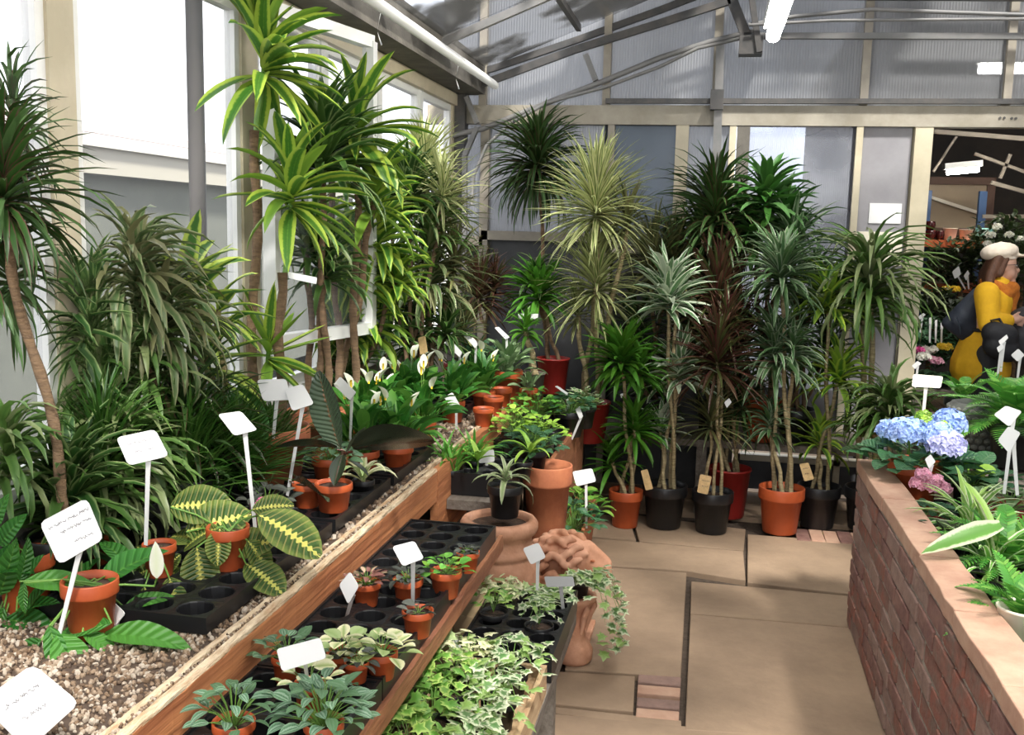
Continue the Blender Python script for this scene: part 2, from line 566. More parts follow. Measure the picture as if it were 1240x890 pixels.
def shade(o):
    o.data.polygons.foreach_set('use_smooth', [True] * len(o.data.polygons))
    return o


R = random.Random(7)


def blob(name, parts, mt, parent=None, voxel=.01, smooth=3, loc=(0, 0, 0)):
    """one continuous surface grown over tapered limbs: parts = (p, rp, q, rq) or (p, (rx,ry,rz), None, rot)"""
    vs, fs = [], []

    def ball(mtx, nu=12, nv=7):
        k = len(vs)
        for i in range(nv + 1):
            ph = PI * i / nv
            for j in range(nu):
                th = 2 * PI * j / nu
                vs.append((mtx @ Vector((math.sin(ph) * math.cos(th), math.sin(ph) * math.sin(th), math.cos(ph))))[:])
        for i in range(nv):
            for j in range(nu):
                j2 = (j + 1) % nu
                fs.append((k + i * nu + j, k + (i + 1) * nu + j, k + (i + 1) * nu + j2, k + i * nu + j2))
    for pt in parts:
        p, rp_, q, rq = pt
        if q is None:
            ball(Matrix.Translation(p) @ (Euler(rq).to_matrix().to_4x4() if rq else Matrix()) @ Matrix.Diagonal((*rp_, 1)), 16, 10)
            continue
        p, q = Vector(p), Vector(q)
        n = min(26, max(3, int((q - p).length / (min(rp_, rq) * .5)) + 1))
        for i in range(n + 1):
            t = i / n
            r_ = rp_ * (1 - t) + rq * t
            ball(Matrix.Translation(p.lerp(q, t)) @ Matrix.Diagonal((r_, r_, r_, 1)))
    me = bpy.data.meshes.new(name)
    me.from_pydata(vs, [], fs)
    me.update()
    o = bpy.data.objects.new(name, me)
    COL.objects.link(o)
    r = o.modifiers.new('r', 'REMESH')
    r.mode = 'VOXEL'
    r.voxel_size = voxel
    s = o.modifiers.new('s', 'SMOOTH')
    s.iterations = smooth
    s.factor = .6
    dg = bpy.context.evaluated_depsgraph_get()
    me2 = bpy.data.meshes.new_from_object(o.evaluated_get(dg))
    o.modifiers.clear()
    o.data = me2
    me2.materials.clear()
    me2.materials.append(mt)
    me2.polygons.foreach_set('use_smooth', [True] * len(me2.polygons))
    if parent:
        o.parent = parent
    o.location = loc
    return o


# ------------------------------------------------------------------ SETTING: floor
YB = 6.6            # back wall
XL = -1.74          # left wall
flo = MB()
flo.box((-6, -3, -.12), (9, 14, -.03))
floor = struct(flo.build('floor', EARTH))
slabs = [
    [(831.5, 693), (700, 684), (684, 810), (824.5, 819)],
    [(837, 703), (1032, 721), (1036, 759), (836, 742)],
    [(836, 744), (1036, 761), (1112, 902), (829.5, 884)],
    [(905.5, 646), (1035, 656), (1032, 718.5), (905, 704)],
    [(900, 667.5), (770, 656), (700, 650.5), (700, 682), (832, 691), (903, 702.5)],
    [(668, 812), (769, 818), (767, 861), (655, 850)],
    [(660, 853), (825, 871), (825, 882), (655, 860)],
    [(655, 863), (1112, 905), (1130, 960), (600, 940)],
    [(765, 622), (903, 640), (900.5, 665.5), (774, 654)],
    [(700, 620), (762, 626), (770, 653.5), (700, 648)],
]
for i, q in enumerate(slabs):
    pts = [onZ(x, y, 0) for x, y in q]
    z = R.uniform(-.004, .004)
    n = len(pts)
    ar = sum(pts[k].x * pts[(k + 1) % n].y - pts[(k + 1) % n].x * pts[k].y for k in range(n))
    if ar < 0:
        pts.reverse()
    mb = MB()
    v = [(p.x, p.y, -.05) for p in pts] + [(p.x, p.y, z) for p in pts]
    mb.add(v, [tuple(reversed(range(n))), tuple(range(n, 2 * n))] + [(k, (k + 1) % n, n + (k + 1) % n, n + k) for k in range(n)])
    mb.build('paving_slab', SLAB, floor, bevel=.004)
# inset drain of four bricks in the paving
for k in range(4):
    y0 = 814 + k * 14.2
    xa, xb = 773 - k * .8, 825 - k * .8
    pts = [onZ(xa, y0, 0), onZ(xb, y0 + 4.5, 0), onZ(xb - .8, y0 + 15, 0), onZ(xa - .8, y0 + 10.5, 0)]
    pts.reverse()
    mb = MB()
    v = [(p.x, p.y, -.05) for p in pts] + [(p.x, p.y, -.004 + .004 * (k % 2)) for p in pts]
    mb.add(v, [(3, 2, 1, 0), (4, 5, 6, 7)] + [(j, (j + 1) % 4, 4 + (j + 1) % 4, 4 + j) for j in range(4)])
    mb.build('brick', [BRICKB, COPE, BRICKB, COPE][k], floor, bevel=.004)
# regular slabs around the measured ones: under the benches, behind the pots, near the camera, next room


def slabgrid(x0, x1, y0, y1, sx, sy, jit=0):
    y = y0
    r = 0
    while y < y1 - .05:
        x = x0 - (sx * .4 if r % 2 else 0)
        while x < x1 - .02:
            a, b = max(x, x0), min(x + sx, x1)
            if b - a > .06:
                mb = MB()
                mb.box((a + .006, y + .006, -.05), (b - .006, min(y + sy, y1) - .006, R.uniform(-.004, .002)))
                mb.build('paving_slab', SLAB, floor, bevel=.005)
            x += sx
        y += sy
        r += 1


FL = onZ(700, 650, 0)
slabgrid(-1.74, -.86, 1.2, 6.6, .6, .62)
slabgrid(-1.74, 1.9, -1.6, 2.32, .75, .65)
slabgrid(-.86, 1.9, 5.98, 6.6, .7, .31)
slabgrid(.95, 1.9, 2.4, 5.9, .6, .6)
slabgrid(-1.74, 6.5, 6.62, 12, .9, .8)
for k in range(6):                      # small bricks by the wall end
    a = onZ(962 + k * 17, 641 + k * 1.2, 0)
    mb = MB()
    mb.box((a.x, a.y - .2, -.05), (a.x + .075, a.y + .02, .002 * (k % 2)))
    mb.build('brick', BRICKC if k % 3 == 0 else COPE, floor, bevel=.004)

# ------------------------------------------------------------------ left wall with windows
wl = MB()
wl.box((XL - .12, -2, -.03), (XL, YB + .1, .98))
wall_left = struct(wl.build('wall_left', LWALL))
sill = MB()
sill.box((XL - .05, -2, .98), (XL + .05, YB, 1.02))
struct(sill.build('trim_1', FRAMEW))
gut = MB()
gut.box((XL - .02, -2, 2.57), (-1.52, YB, 2.78))
struct(gut.build('trim_2', GUTT))
hd = MB()
hd.box((XL - .04, -2, 2.49), (XL + .05, YB, 2.565))
struct(hd.build('trim_3', FRAME))
pp = MB()
pp.tube([(-1.44, -2, 2.65), (-1.44, YB - .1, 2.62)], .026, 12)
for yy in (1, 3, 4.4, 5.8):
    pp.tube([(-1.44, yy, 2.61), (-1.5, yy, 2.66), (-1.52, yy, 2.56), (-1.5, yy, 2.5)], .004, 6)
o = pp.build('heating_pipe', PIPEW, None, smooth=True)
tag(o, 'long white pipe running under the roof along the grey gutter', 'pipe')
posts = [(.2, .10), (1.3, .10), (2.42, .11), (3.52, .13), (4.25, .07), (5.0, .06), (5.75, .06), (6.5, .1)]
for i in range(len(posts) - 1):
    y0, y1 = posts[i][0] + posts[i][1] / 2, posts[i + 1][0] - posts[i + 1][1] / 2
    fr = MB()
    t = .035
    fr.box((XL - .02, y0, 1.02), (XL + .02, y0 + t, 2.49))
    fr.box((XL - .02, y1 - t, 1.02), (XL + .02, y1, 2.49))
    fr.box((XL - .02, y0 + t, 1.02), (XL + .02, y1 - t, 1.06))
    fr.box((XL - .02, y0 + t, 2.45), (XL + .02, y1 - t, 2.49))
    wn = struct(fr.build('window_%d' % (i + 1), FRAMEW))
    pn = MB()
    pn.box((XL - .006, y0 + t, 1.06), (XL + .002, y1 - t, 2.45))
    pn.build('pane', GLASS, wn)
for y, wd in posts:
    mb = MB()
    mb.box((XL - .03, y - wd / 2, 1.02), (XL + .03, y + wd / 2, 2.49))
    mb.build('mullion', FRAME if wd > .08 else FRAMEW, wall_left)
# opened sash, swung inwards
sash = thing('open_window_sash', 'white framed window sash swung open into the greenhouse behind striped plant', 'window', (-1.62, 3.5, 1.25))
d = Vector((.15, .66, 0))
mb = MB()
for a, b in (((0, 0, 0), (0, 0, 1.22)), ((d.x, d.y, 0), (d.x, d.y, 1.22)), ((0, 0, 0), (d.x, d.y, 0)), ((0, 0, 1.22), (d.x, d.y, 1.22))):
    mb.bar(a, b, .05, .05)
mb.build('frame', FRAMEW, sash)
mb = MB()
mb.bar((d.x * .05, d.y * .05, .61), (d.x * .95, d.y * .95, .61), .006, 1.16)
mb.build('pane', GLASS, sash)
# outside: neighbouring greenhouse block seen through the windows
nb = thing('neighbouring_building', 'long low grey building with pale eaves outside the left windows', 'building', (-5.2, 5, -.03))
mb = MB()
mb.box((-1, -7, 0), (0, 9, 2.1))
mb.build('wall', mat('outside_render', (.17, .18, .15), .9, (.12, .13, .11), 1.2), nb)
mb = MB()
mb.box((-1.1, -7, 2.1), (.12, 9, 2.32))
mb.build('fascia', mat('outside_fascia', (.42, .40, .33), .7), nb)
mb = MB()
mb.box((-1.1, -7, 2.321), (.16, 9, 2.42))
mb.build('gutter', mat('outside_gutter', (.62, .60, .52), .7), nb)
mb = MB()
mb.add([(.16, -7, 2.43), (.16, 9, 2.43), (-1.4, 9, 2.74), (-1.4, -7, 2.74), (.16, -7, 2.422), (.16, 9, 2.422), (-1.4, 9, 2.70), (-1.4, -7, 2.70)],
       [(0, 1, 2, 3), (7, 6, 5, 4), (0, 4, 5, 1), (2, 6, 7, 3), (0, 3, 7, 4), (1, 5, 6, 2)])
mb.build('roof', mat('outside_roof', (.30, .26, .24), .7), nb)
mb = MB()
mb.tube([(-2.15, 3.92, -.03), (-2.15, 3.92, 2.9)], .035, 12)
o = mb.build('drainpipe', mat('pipe_dark', (.10, .09, .085), .6), None, smooth=True)
tag(o, 'dark vertical drainpipe standing outside the left window', 'pipe')
gd = MB()
gd.box((-9, -6, -.2), (XL - .13, 18, -.03))
struct(gd.build('ground', mat('outside_gravel', (.3, .29, .27), .9, (.2, .19, .17), 5)))

# ------------------------------------------------------------------ back wall
def bw(px, py):
    return onY(px, py, YB)


zb0, zb1 = bw(900, 153).z, bw(900, 128).z
bm_ = MB()
for (a, b) in (((540, 128), (540, 151)),):
    pl, pr = bw(520, 128), bw(1330, 130)
    pl2, pr2 = bw(520, 150), bw(1330, 156)
    v = [(pl.x, YB - .05, pl2.z), (pr.x, YB - .05, pr2.z), (pr.x, YB - .05, pr.z), (pl.x, YB - .05, pl.z)]
    v += [(x, YB + .05, z) for x, y, z in v]
    bm_.add(v, [(0, 1, 2, 3), (7, 6, 5, 4), (0, 4, 5, 1), (1, 5, 6, 2), (2, 6, 7, 3), (3, 7, 4, 0)])
wall_back = struct(bm_.build('wall_back', BEAM))
bt = MB()
for px, py in ((1208, 144), (1213, 144), (1222, 144.5), (1227, 144.5)):
    p = bw(px, py)
    bt.tube([(p.x, YB - .056, p.z), (p.x, YB - .048, p.z)], .008, 8)
bt.build('bolt', STEEL, wall_back)
rl = MB()
a, b = bw(735, 124), bw(1330, 125)
rl.bar((a.x, YB - .07, a.z), (b.x, YB - .07, b.z), .04, .03)
rl.build('rail', STEEL, wall_back)


def post(px0, px1, ytop, ybot, m_=FRAMEG, dy=0.0, nm='mullion', lean=0):
    a, b = bw(px0, ytop), bw(px1, ytop)
    c, e = bw(px0, ybot), bw(px1, ybot)
    xl, xr = (a.x + c.x) / 2, (b.x + e.x) / 2
    mb = MB()
    mb.box((xl, YB - .045 + dy, c.z), (xr, YB + .045 + dy, a.z))
    return mb.build(nm, m_, wall_back)


def sheet(px0, px1, ytop, ybot, m_, nm='panel', y=0.0, t=.012):
    a, b = bw(px0 - 7, (ytop + ybot) / 2), bw(px1 + 9, (ytop + ybot) / 2)
    if px1 == 1090:
        b.x -= .03
    mb = MB()
    zt, zb_ = (bw(px0, ytop).z + bw(px1, ytop).z) / 2, max(0, (bw(px0, ybot).z + bw(px1, ybot).z) / 2)
    mb.box((a.x, YB - t / 2 + y, zb_), (b.x, YB + t / 2 + y, zt))
    return mb.build(nm, m_, wall_back)


# upper gable
for a, b in ((583, 592), (733, 742), (866, 876), (1046, 1056), (1220, 1230)):
    post(a, b, -60, 128, FRAMEG)
for a, b in ((545, 583), (592, 733), (742, 866), (876, 1046), (1056, 1220), (1230, 1330)):
    sheet(a, b, -75, 128, PANEL)
# lower wall
for a, b, mm in ((580, 590, FRAMEG), (729, 737, FRAMEG), (809, 824, FRAME), (872, 880, FRAME), (881, 896, GUTT), (1021, 1029, FRAME), (1090, 1111, FRAME)):
    post(a, b, 151, 596, mm)
sheet(545, 580, 151, 290, PANEL)
sheet(590, 729, 151, 284, PANEL)
sheet(737, 809, 151, 300, PANELD)
sheet(824, 872, 151, 300, PANEL)
sheet(896, 1021, 153, 470, PANELB)
sheet(1029, 1090, 153, 470, GREYB)
for a, b, y in ((545, 580, 290), (590, 729, 284), (737, 809, 300), (824, 872, 300)):
    sheet(a, b, y + 3, 595, DARKP, nm='lower_panel')
    post(a - 6, b + 6, y - 5, y + 6, FRAMEG, nm='cross_rail')
sheet(896, 1021, 470, 548, GREYB, nm='lower_panel')
sheet(1029, 1090, 470, 548, GREYB, nm='lower_panel')
post(896, 1090, 548, 555, FRAME, nm='cross_rail')
sheet(896, 1090, 555, 597, DARKP, nm='lower_panel')
# notices stuck on the grey board
for (x0, x1, y0, y1, mm, lb) in ((1053, 1095, 246, 271, SIGN, 'small blank white paper notice stuck on the grey board by the doorway'),
                                 (1032, 1090, 280, 322, SIGNC, 'larger cream paper sheet stuck on the grey board below the white notice')):
    a, b = bw(x0, y0), bw(min(x1, 1090), y1)
    mb = MB()
    mb.box((a.x, YB - .014, b.z), (b.x, YB - .007, a.z))
    tag(mb.build('paper_notice', mm), lb, 'notice')
# corner post and arched gable truss
cr = MB()
cr.box((XL, YB - .1, 0), (XL + .1, YB, 2.6))
cr.build('corner_post', STEEL, wall_back)


def tr(pts, r, mt, nm, yo=-.12, flat=None):
    mb = MB()
    P3 = [bw(x, y) + Vector((0, yo, 0)) for x, y in pts]
    if flat:
        for a, b in zip(P3, P3[1:]):
            mb.bar(a, b, .04, flat)
    else:
        mb.tube(P3, r, 10)
    return mb.build(nm, mt, truss, smooth=not flat)


truss = thing('roof_truss', 'grey steel truss with curved tie pipes against the back gable', 'truss', (0, 0, 0))
tr([(540, 118), (600, 101), (700, 64), (800, 33), (884, 6)], 0, STEEL, 'rafter', flat=.045)
tr([(566, 92), (600, 83), (700, 49), (800, 13), (870, -14)], 0, STEEL, 'rafter', flat=.04, yo=-.02)
tr([(545, 168), (590, 158), (640, 138), (680, 122), (735, 101), (800, 74), (860, 55), (915, 42)], .018, CONDUIT, 'tie_pipe', flat=None)
tr([(578, 250), (580, 215), (596, 178), (625, 152), (668, 128), (735, 110), (800, 86), (845, 64), (915, 48)], .011, CONDUIT, 'conduit', yo=-.16)
tr([(570, 120), (583, 152)], 0, CONDUIT, 'strut', flat=.03)
tr([(583, 156), (568, 190), (568, 330)], 0, CONDUIT, 'strut', flat=.03)
tr([(712, 70), (724, 101)], 0, CONDUIT, 'strut', flat=.035)
tr([(872, 60), (866, 250), (864, 400)], 0, CONDUIT, 'upright', flat=.05, yo=-.14)
tr([(884, 0), (910, 66)], 0, STEEL, 'strut', flat=.06)
tr([(905, -20), (918, 70)], 0, STEEL, 'strut', flat=.035, yo=-.2)
tr([(900, 48), (1330, 49)], 0, CONDUIT, 'tie_rail', flat=.035)
tr([(905, 0), (1330, 3)], 0, STEEL, 'tie_rail', flat=.04)
tr([(905, 38), (960, 28), (1050, 20), (1150, 24), (1240, 27), (1330, 28)], .012, CONDUIT, 'conduit', yo=-.2)
tr([(905, 40), (1000, 35), (1150, 34), (1330, 33)], .009, CONDUIT, 'conduit', yo=-.25)
mb = MB()
p = bw(908, 62)
mb.box((p.x - .07, YB - .2, p.z - .05), (p.x + .07, YB - .08, p.z + .06))
mb.build('gusset', STEEL, truss)
mb = MB()
p = bw(868, 125)
mb.box((p.x - .04, YB - .19, p.z - .06), (p.x + .04, YB - .1, p.z + .06))
mb.build('clamp', STEEL, truss)

# ------------------------------------------------------------------ roof
RX0, RZ0, RX1, RZ1 = -1.52, 2.74, .2, 3.42
rf = MB()
rf.bar((RX1, -2.2, RZ1), (RX1, YB, RZ1), .08, .06)
ceiling = struct(rf.build('ceiling', STEEL))
ys = [-2.2, -1.1, 0, 1.1, 2.2, 3.3, 4.4, 5.5, 6.6]
for a, b in zip(ys, ys[1:]):
    mb = MB()
    th = .01
    for (xa, za, xb, zb_) in ((RX0, RZ0, RX1, RZ1), (RX1, RZ1, 2.6, 3.6)):
        v = [(xa, a + .01, za), (xb, a + .01, zb_), (xb, b - .01, zb_), (xa, b - .01, za)]
        mb = MB()
        mb.add(v + [(x, y, z + th) for x, y, z in v], [(3, 2, 1, 0), (4, 5, 6, 7), (0, 1, 5, 4), (1, 2, 6, 5), (2, 3, 7, 6), (3, 0, 4, 7)])
        mb.build('roof_sheet', ROOFM, ceiling)
    mb = MB()
    mb.bar((RX0, b, RZ0 - .03), (RX1, b, RZ1 - .03), .035, .04)
    mb.bar((RX1, b, RZ1 - .03), (2.6, b, 3.57), .035, .04)
    if b < 6.5:
        mb.build('rafter', CONDUIT, ceiling)
for (px, py, qx, qy) in ((700, -5, 560, 88),):
    mb = MB()
    mb.bar((-.9, -2.2, 2.97), (-.9, 6.5, 2.97), .03, .04)
    mb.bar((-.2, -2.2, 3.24), (-.2, 6.5, 3.24), .03, .04)
    mb.build('purlin', STEEL, ceiling)

# ------------------------------------------------------------------ fluorescent tubes
EM = bpy.data.materials.new('tube_glow')
EM.use_nodes = True
e = EM.node_tree.nodes['Principled BSDF']
e.inputs['Emission Color'].default_value = (1, .96, .88, 1)
e.inputs['Emission Strength'].default_value = TUBE_STRENGTH


def tube_light(x, y0, y1, z, label, ax='y', cy=0, r=.035):
    t = thing('fluorescent_light', label, 'lamp', (x, y0, z))
    L = y1 - y0
    mb = MB()
    mb.tube([(0, .02, 0), (0, L - .02, 0)] if ax == 'y' else [(.02, 0, 0), (L - .02, 0, 0)], r, 12)
    mb.build('tube', EM, t, smooth=True)
    mb = MB()
    if ax == 'y':
        mb.box((-.05, 0, r + .003), (.05, L, r + .05))
        mb.box((-.02, 0, -.02), (.02, .018, r))
        mb.box((-.02, L - .018, -.02), (.02, L, r))
        mb.tube([(0, .3, r + .05), (0, .3, 3.40 - z)], .004, 6)
        mb.tube([(0, L - .3, r + .05), (0, L - .3, 3.40 - z)], .004, 6)
    else:
        mb.box((0, -.05, r + .003), (L, .05, r + .05))
    mb.build('housing', FRAMEW, t)
    return t


p = onY(936, 44, 5.4)
tube_light(p.x, 3.9, 5.4, p.z, 'bright fluorescent tube hanging below the ridge at the top of the frame')
tube_light(p.x, 1.2, 2.7, p.z, 'added unseen fluorescent tube below the ridge nearer the entrance, above the frame')  # added lamp out of view, gives the foreground more light
tube_light(p.x, -1.3, .2, p.z, 'added unseen fluorescent tube below the ridge behind the viewer')  # added lamp out of view, lights the scene from behind the camera

# ------------------------------------------------------------------ benches
ZU, ZLW = .75, .60
XU, XW = -1.025, -.70
ub = thing('upper_plant_bench', 'long wooden bench filled with gravel along the left windows', 'bench', (XU, 1, 0))


def rough_plank(name, y0, y1, x, z0, z1, t, mt, parent, base, edge=None):
    """plank with a worn, uneven upper edge"""
    mb = MB(base)
    n = int((y1 - y0) / .05)
    vs, fs = [], []
    for i in range(n + 1):
        y = y0 + (y1 - y0) * i / n
        a = R.uniform(-.004, .004)
        b = R.uniform(-.003, .003)
        vs += [(x - t / 2, y, z0), (x + t / 2, y, z0), (x + t / 2 + b, y, z1 + a), (x - t / 2, y, z1 + a * .5)]
        if i:
            k = (i - 1) * 4
            for j in range(4):
                j2 = (j + 1) % 4
                fs.append((k + j, k + j2, k + 4 + j2, k + 4 + j))
    fs += [(3, 2, 1, 0), (n * 4, n * 4 + 1, n * 4 + 2, n * 4 + 3)]
    mb.add(vs, fs)
    return mb.build(name, mt, parent)


rough_plank('front_plank', .7, 3.66, XU, ZLW + .03, ZU, .03, WOODP, ub, (XU, 1, 0))
rough_plank('front_plank', 3.67, 6.45, XU, .45, ZU, .03, WOODP, ub, (XU, 1, 0))
rough_plank('edge_batten', .7, 3.66, XU + .004, ZU + .001, ZU + .011, .022, WOODE, ub, (XU, 1, 0))
rough_plank('edge_batten', .7, 6.45, XU - .033, ZU - .03, ZU + .004, .018, WOODE, ub, (XU, 1, 0))
mb = MB((XU, 1, 0))
mb.box((XL + .01, .7, ZU - .1), (XU - .017, YB - .12, ZU - .03))
mb.build('bench_top', WOODG, ub)
for y in (1.0, 2.6, 4.2, 5.7):
    for x in (XL + .06, XU - .06):
        mb = MB((XU, 1, 0))
        mb.box((x - .035, y - .035, 0), (x + .035, y + .035, ZU - .1))
        mb.build('leg', WOODG, ub)
# gravel
gr = MB()
tb = bmesh.new()
bmesh.ops.create_icosphere(tb, subdivisions=1, radius=1)
IV = [v.co.copy() for v in tb.verts]
IF = [tuple(v.index for v in f.verts) for f in tb.faces]
tb.free()
tb = bmesh.new()
bmesh.ops.create_cube(tb, size=1.6)
CV = [v.co.copy() for v in tb.verts]
CF = [tuple(v.index for v in f.verts) for f in tb.faces]
tb.free()


def pebble(x, y, z, s, V=IV, FF=IF):
    rot = Euler((R.uniform(0, 6), R.uniform(0, 6), R.uniform(0, 6))).to_matrix()
    sc = Vector((s * R.uniform(.7, 1.4), s * R.uniform(.6, 1), s * R.uniform(.5, .8)))
    gr.add([rot @ Vector((v.x * sc.x, v.y * sc.y, v.z * sc.z)) + Vector((x, y, z)) for v in V], FF, var=R.random())


GM = mat('gravel_base', (.22, .17, .12), .95, (.12, .09, .06), 60, .8)
gr.box((XL + .01, .7, ZU - .029), (XU - .045, YB - .12, ZU - .008))
for i in range(8000):
    pebble(R.uniform(XL + .04, XU - .045), R.uniform(1.35, 2.7), ZU - .008 + R.uniform(0, .006), R.uniform(.004, .009))
for i in range(4500):
    pebble(R.uniform(XL + .03, XU - .045), R.uniform(2.7, 6.4), ZU - .006, R.uniform(.006, .012), CV, CF)
for i in range(500):                       # crumbs lodged along the bench edge
    pebble(XU - .02 + R.uniform(-.008, .008), R.uniform(1.3, 3.6), ZU + .002, R.uniform(.003, .006))


def gravmat():
    m, n, b = nodes('gravel_mix', rough=.85)
    at = n.nodes.new('ShaderNodeAttribute')
    at.attribute_name = 'leafvar'
    rp = n.nodes.new('ShaderNodeValToRGB')
    for k, (p, c) in enumerate([(0, (.07, .045, .03)), (.3, (.19, .12, .07)), (.6, (.30, .22, .15)), (.9, (.46, .39, .31))]):
        if k > 1:
            rp.color_ramp.elements.new(p)
        rp.color_ramp.elements[k].position = p
        rp.color_ramp.elements[k].color = (*c, 1)
    n.links.new(at.outputs['Fac'], rp.inputs['Fac'])
    n.links.new(rp.outputs['Color'], b.inputs['Base Color'])
    return m


g = gr.build('gravel', gravmat(), None, kind='stuff')
tag(g, 'loose tan gravel covering the upper bench between trays and pots', 'gravel')

lb = thing('lower_plant_bench', 'narrow lower wooden bench holding black cell trays beside the plank', 'bench', (XW, 1, 0))
mb = MB((XW, 1, 0))
mb.box((XU + .017, .7, ZLW - .04), (XW, 3.36, ZLW))
mb.build('bench_top', WOODG, lb)
rough_plank('side_plank', .7, 3.38, XW + .009, ZLW - .05, ZLW + .004, .016, WOOD, lb, (XW, 1, 0))
mb = MB((XW, 1, 0))
mb.box((XU + .017, 3.80, ZLW - .04), (-.80, 4.3, ZLW))
mb.build('bench_top', WOODG, lb)
mb = MB((XW, 1, 0))
mb.box((XU + .017, 4.5, ZLW - .04), (-.70, 5.6, ZLW))
mb.build('bench_top', WOODG, lb)
rough_plank('side_plank', 4.5, 5.62, -.689, .26, ZLW + .03, .022, WOOD, lb, (XW, 1, 0))
for y in (.9, 2.0, 3.25, 4.4, 5.5):
    mb = MB((XW, 1, 0))
    mb.box((XU + .03, y - .03, 0), (XU + .09, y + .03, ZLW - .04))
    mb.build('leg', WOODG, lb)
    if y < 3:
        mb = MB((XW, 1, 0))
        mb.box((XW - .06, y - .03, 0), (XW - .002, y + .03, ZLW - .04))
        mb.build('leg', WOODG, lb)
# low dark staging at the back
st = thing('low_staging', 'low dark staging along the back wall behind the potted dracaenas', 'staging', (0, 6.2, 0))
mb = MB((0, 6.2, 0))
mb.box((-.85, 5.98, .42), (1.05, 6.5, .46))
mb.build('top', WOODG, st)
for x in (-.8, 0, 1.0):
    for y in (6.02, 6.45):
        mb = MB((0, 6.2, 0))
        mb.box((x - .03, y - .03, 0), (x + .03, y + .03, .42))
        mb.build('leg', WOODG, st)

# ------------------------------------------------------------------ brick raised bed
BX0, BX1, BY1, BY0 = .667, .772, 4.42, 1.0
bwl = thing('brick_bed_wall', 'low weathered red brick wall with pale stone coping edging the right bed', 'wall', (BX0, BY1, 0))
mb = MB((BX0, BY1, 0))
mb.box((BX0 + .006, BY0, 0), (BX1 - .006, BY1 - .006, .69))
mb.build('mortar', MORT, bwl)
bv = []
for k in range(5):
    q = MB()
    l, h = .212, .0625
    vs = []
    for x in (0, .05):
        for y in (0, l):
            for z in (0, h):
                vs.append((x + (R.uniform(-.004, .003) if x == 0 else 0), y + R.uniform(-.003, .003), z + R.uniform(-.002, .002)))
    q.add(vs, [(0, 1, 3, 2), (4, 6, 7, 5), (0, 4, 5, 1), (2, 3, 7, 6), (0, 2, 6, 4), (1, 5, 7, 3)])
    for mt in (BRICKA, BRICKB, BRICKC):
        bv.append(q.mesh('brick', mt, False))
for c in range(9):
    y = BY1 - .214 - (0 if c % 2 else .107)
    if not c % 2:
        o = link(R.choice(bv), 'brick', bwl, loc=(0, -.103, c * .0755 + .01), scale=(1, .48, 1), bevel=.004)
    while y > BY0 - .2:
        xo = R.uniform(-.004, .003)
        link(R.choice(bv), 'brick', bwl, loc=(xo, y - BY1, c * .0755 + .01 + R.uniform(-.0015, .0015)), bevel=.004)
        y -= .226
y = BY1 + .005
while y > BY0:
    l = R.choice((.44, .6, .52, .66))
    mb = MB((BX0, BY1, 0))
    v = []
    n = 5
    fs = []
    for i in range(n + 1):
        yy = y - l * i / n
        j = R.uniform(-.005, .004)
        v += [(BX0 - .004 + j, yy, .692), (BX1 + .008, yy, .692), (BX1 + .008 + R.uniform(-.003, .003), yy, .745 + R.uniform(-.002, .002)), (BX0 - .004 + j, yy, .745 + R.uniform(-.003, .002))]
        if i:
            k = (i - 1) * 4
            for jj in range(4):
                j2 = (jj + 1) % 4
                fs.append((k + j2, k + jj, k + 4 + jj, k + 4 + j2))
    fs += [(0, 1, 2, 3), (n * 4 + 3, n * 4 + 2, n * 4 + 1, n * 4)]
    mb.add(v, fs)
    mb.build('coping_stone', COPE, bwl, bevel=.004)
    y -= l + .006
mb = MB((BX0, BY1, 0))
for i, (y0, y1) in enumerate(((2.4, 3.1), (3.15, 3.8))):
    mb.box((BX0 - .02, y0, 0), (BX0 + .004, y1, .03 - .01 * i))
bed = MB()
bed.box((BX1, BY0, 0), (2.4, BY1, .55))
o = bed.build('raised_bed', SOIL)
tag(o, 'soil filled raised bed behind the brick wall under the potted flowers', 'bed')


# ------------------------------------------------------------------ the next room beyond the doorway
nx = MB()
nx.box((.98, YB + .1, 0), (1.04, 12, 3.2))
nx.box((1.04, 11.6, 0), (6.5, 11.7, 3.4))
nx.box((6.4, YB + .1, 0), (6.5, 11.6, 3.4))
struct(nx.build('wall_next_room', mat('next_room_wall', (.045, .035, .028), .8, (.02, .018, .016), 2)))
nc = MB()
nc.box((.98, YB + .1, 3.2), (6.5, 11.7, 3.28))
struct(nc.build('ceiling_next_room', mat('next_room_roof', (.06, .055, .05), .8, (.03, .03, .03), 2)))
wr = MB()
p = bw(1300, 156)
wr.box((p.x + .1, YB - .05, 0), (p.x + 2.6, YB + .05, 3.6))
struct(wr.build('wall_back_right', GREYB))
wrt = MB()
wrt.box((2.6, -2.2, 0), (2.68, YB, 3.6))
struct(wrt.build('wall_right', PANEL))
beams = thing('next_room_roof_bars', 'pale crossing roof bars in the dark upper part of the next room', 'bars', (2.3, 8.8, 2.5))
for q in (((1180, 186), (1240, 208), .04), ((1200, 221), (1240, 232), .05), ((1211, 216), (1222, 190), .04), ((1190, 262), (1290, 262), .05), ((1118, 158), (1290, 172), .06), ((1130, 208), (1155, 170), .03)):
    a, b = onY(*q[0], 8.8), onY(*q[1], 8.8)
    mb = MB((2.3, 8.8, 2.5))
    d = (b - a) * .25
    mb.bar(a, b + d * .5, .03, q[2] * .6)
    mb.build('bar', mat('next_room_bar', (.20, .17, .13), .6), beams)
p0, p1 = onY(1143, 209, 8.6), onY(1187, 202, 8.6)
t = tube_light(p0.x, 0, (p1.x - p0.x) * 1.05, p0.z, 'glowing fluorescent tube above the framed board in the next room', ax='x', r=.02)
t.location.y = 8.6
t.rotation_euler = (0, math.radians(-6), 0)
p0 = onY(1150, 120, 7.6)
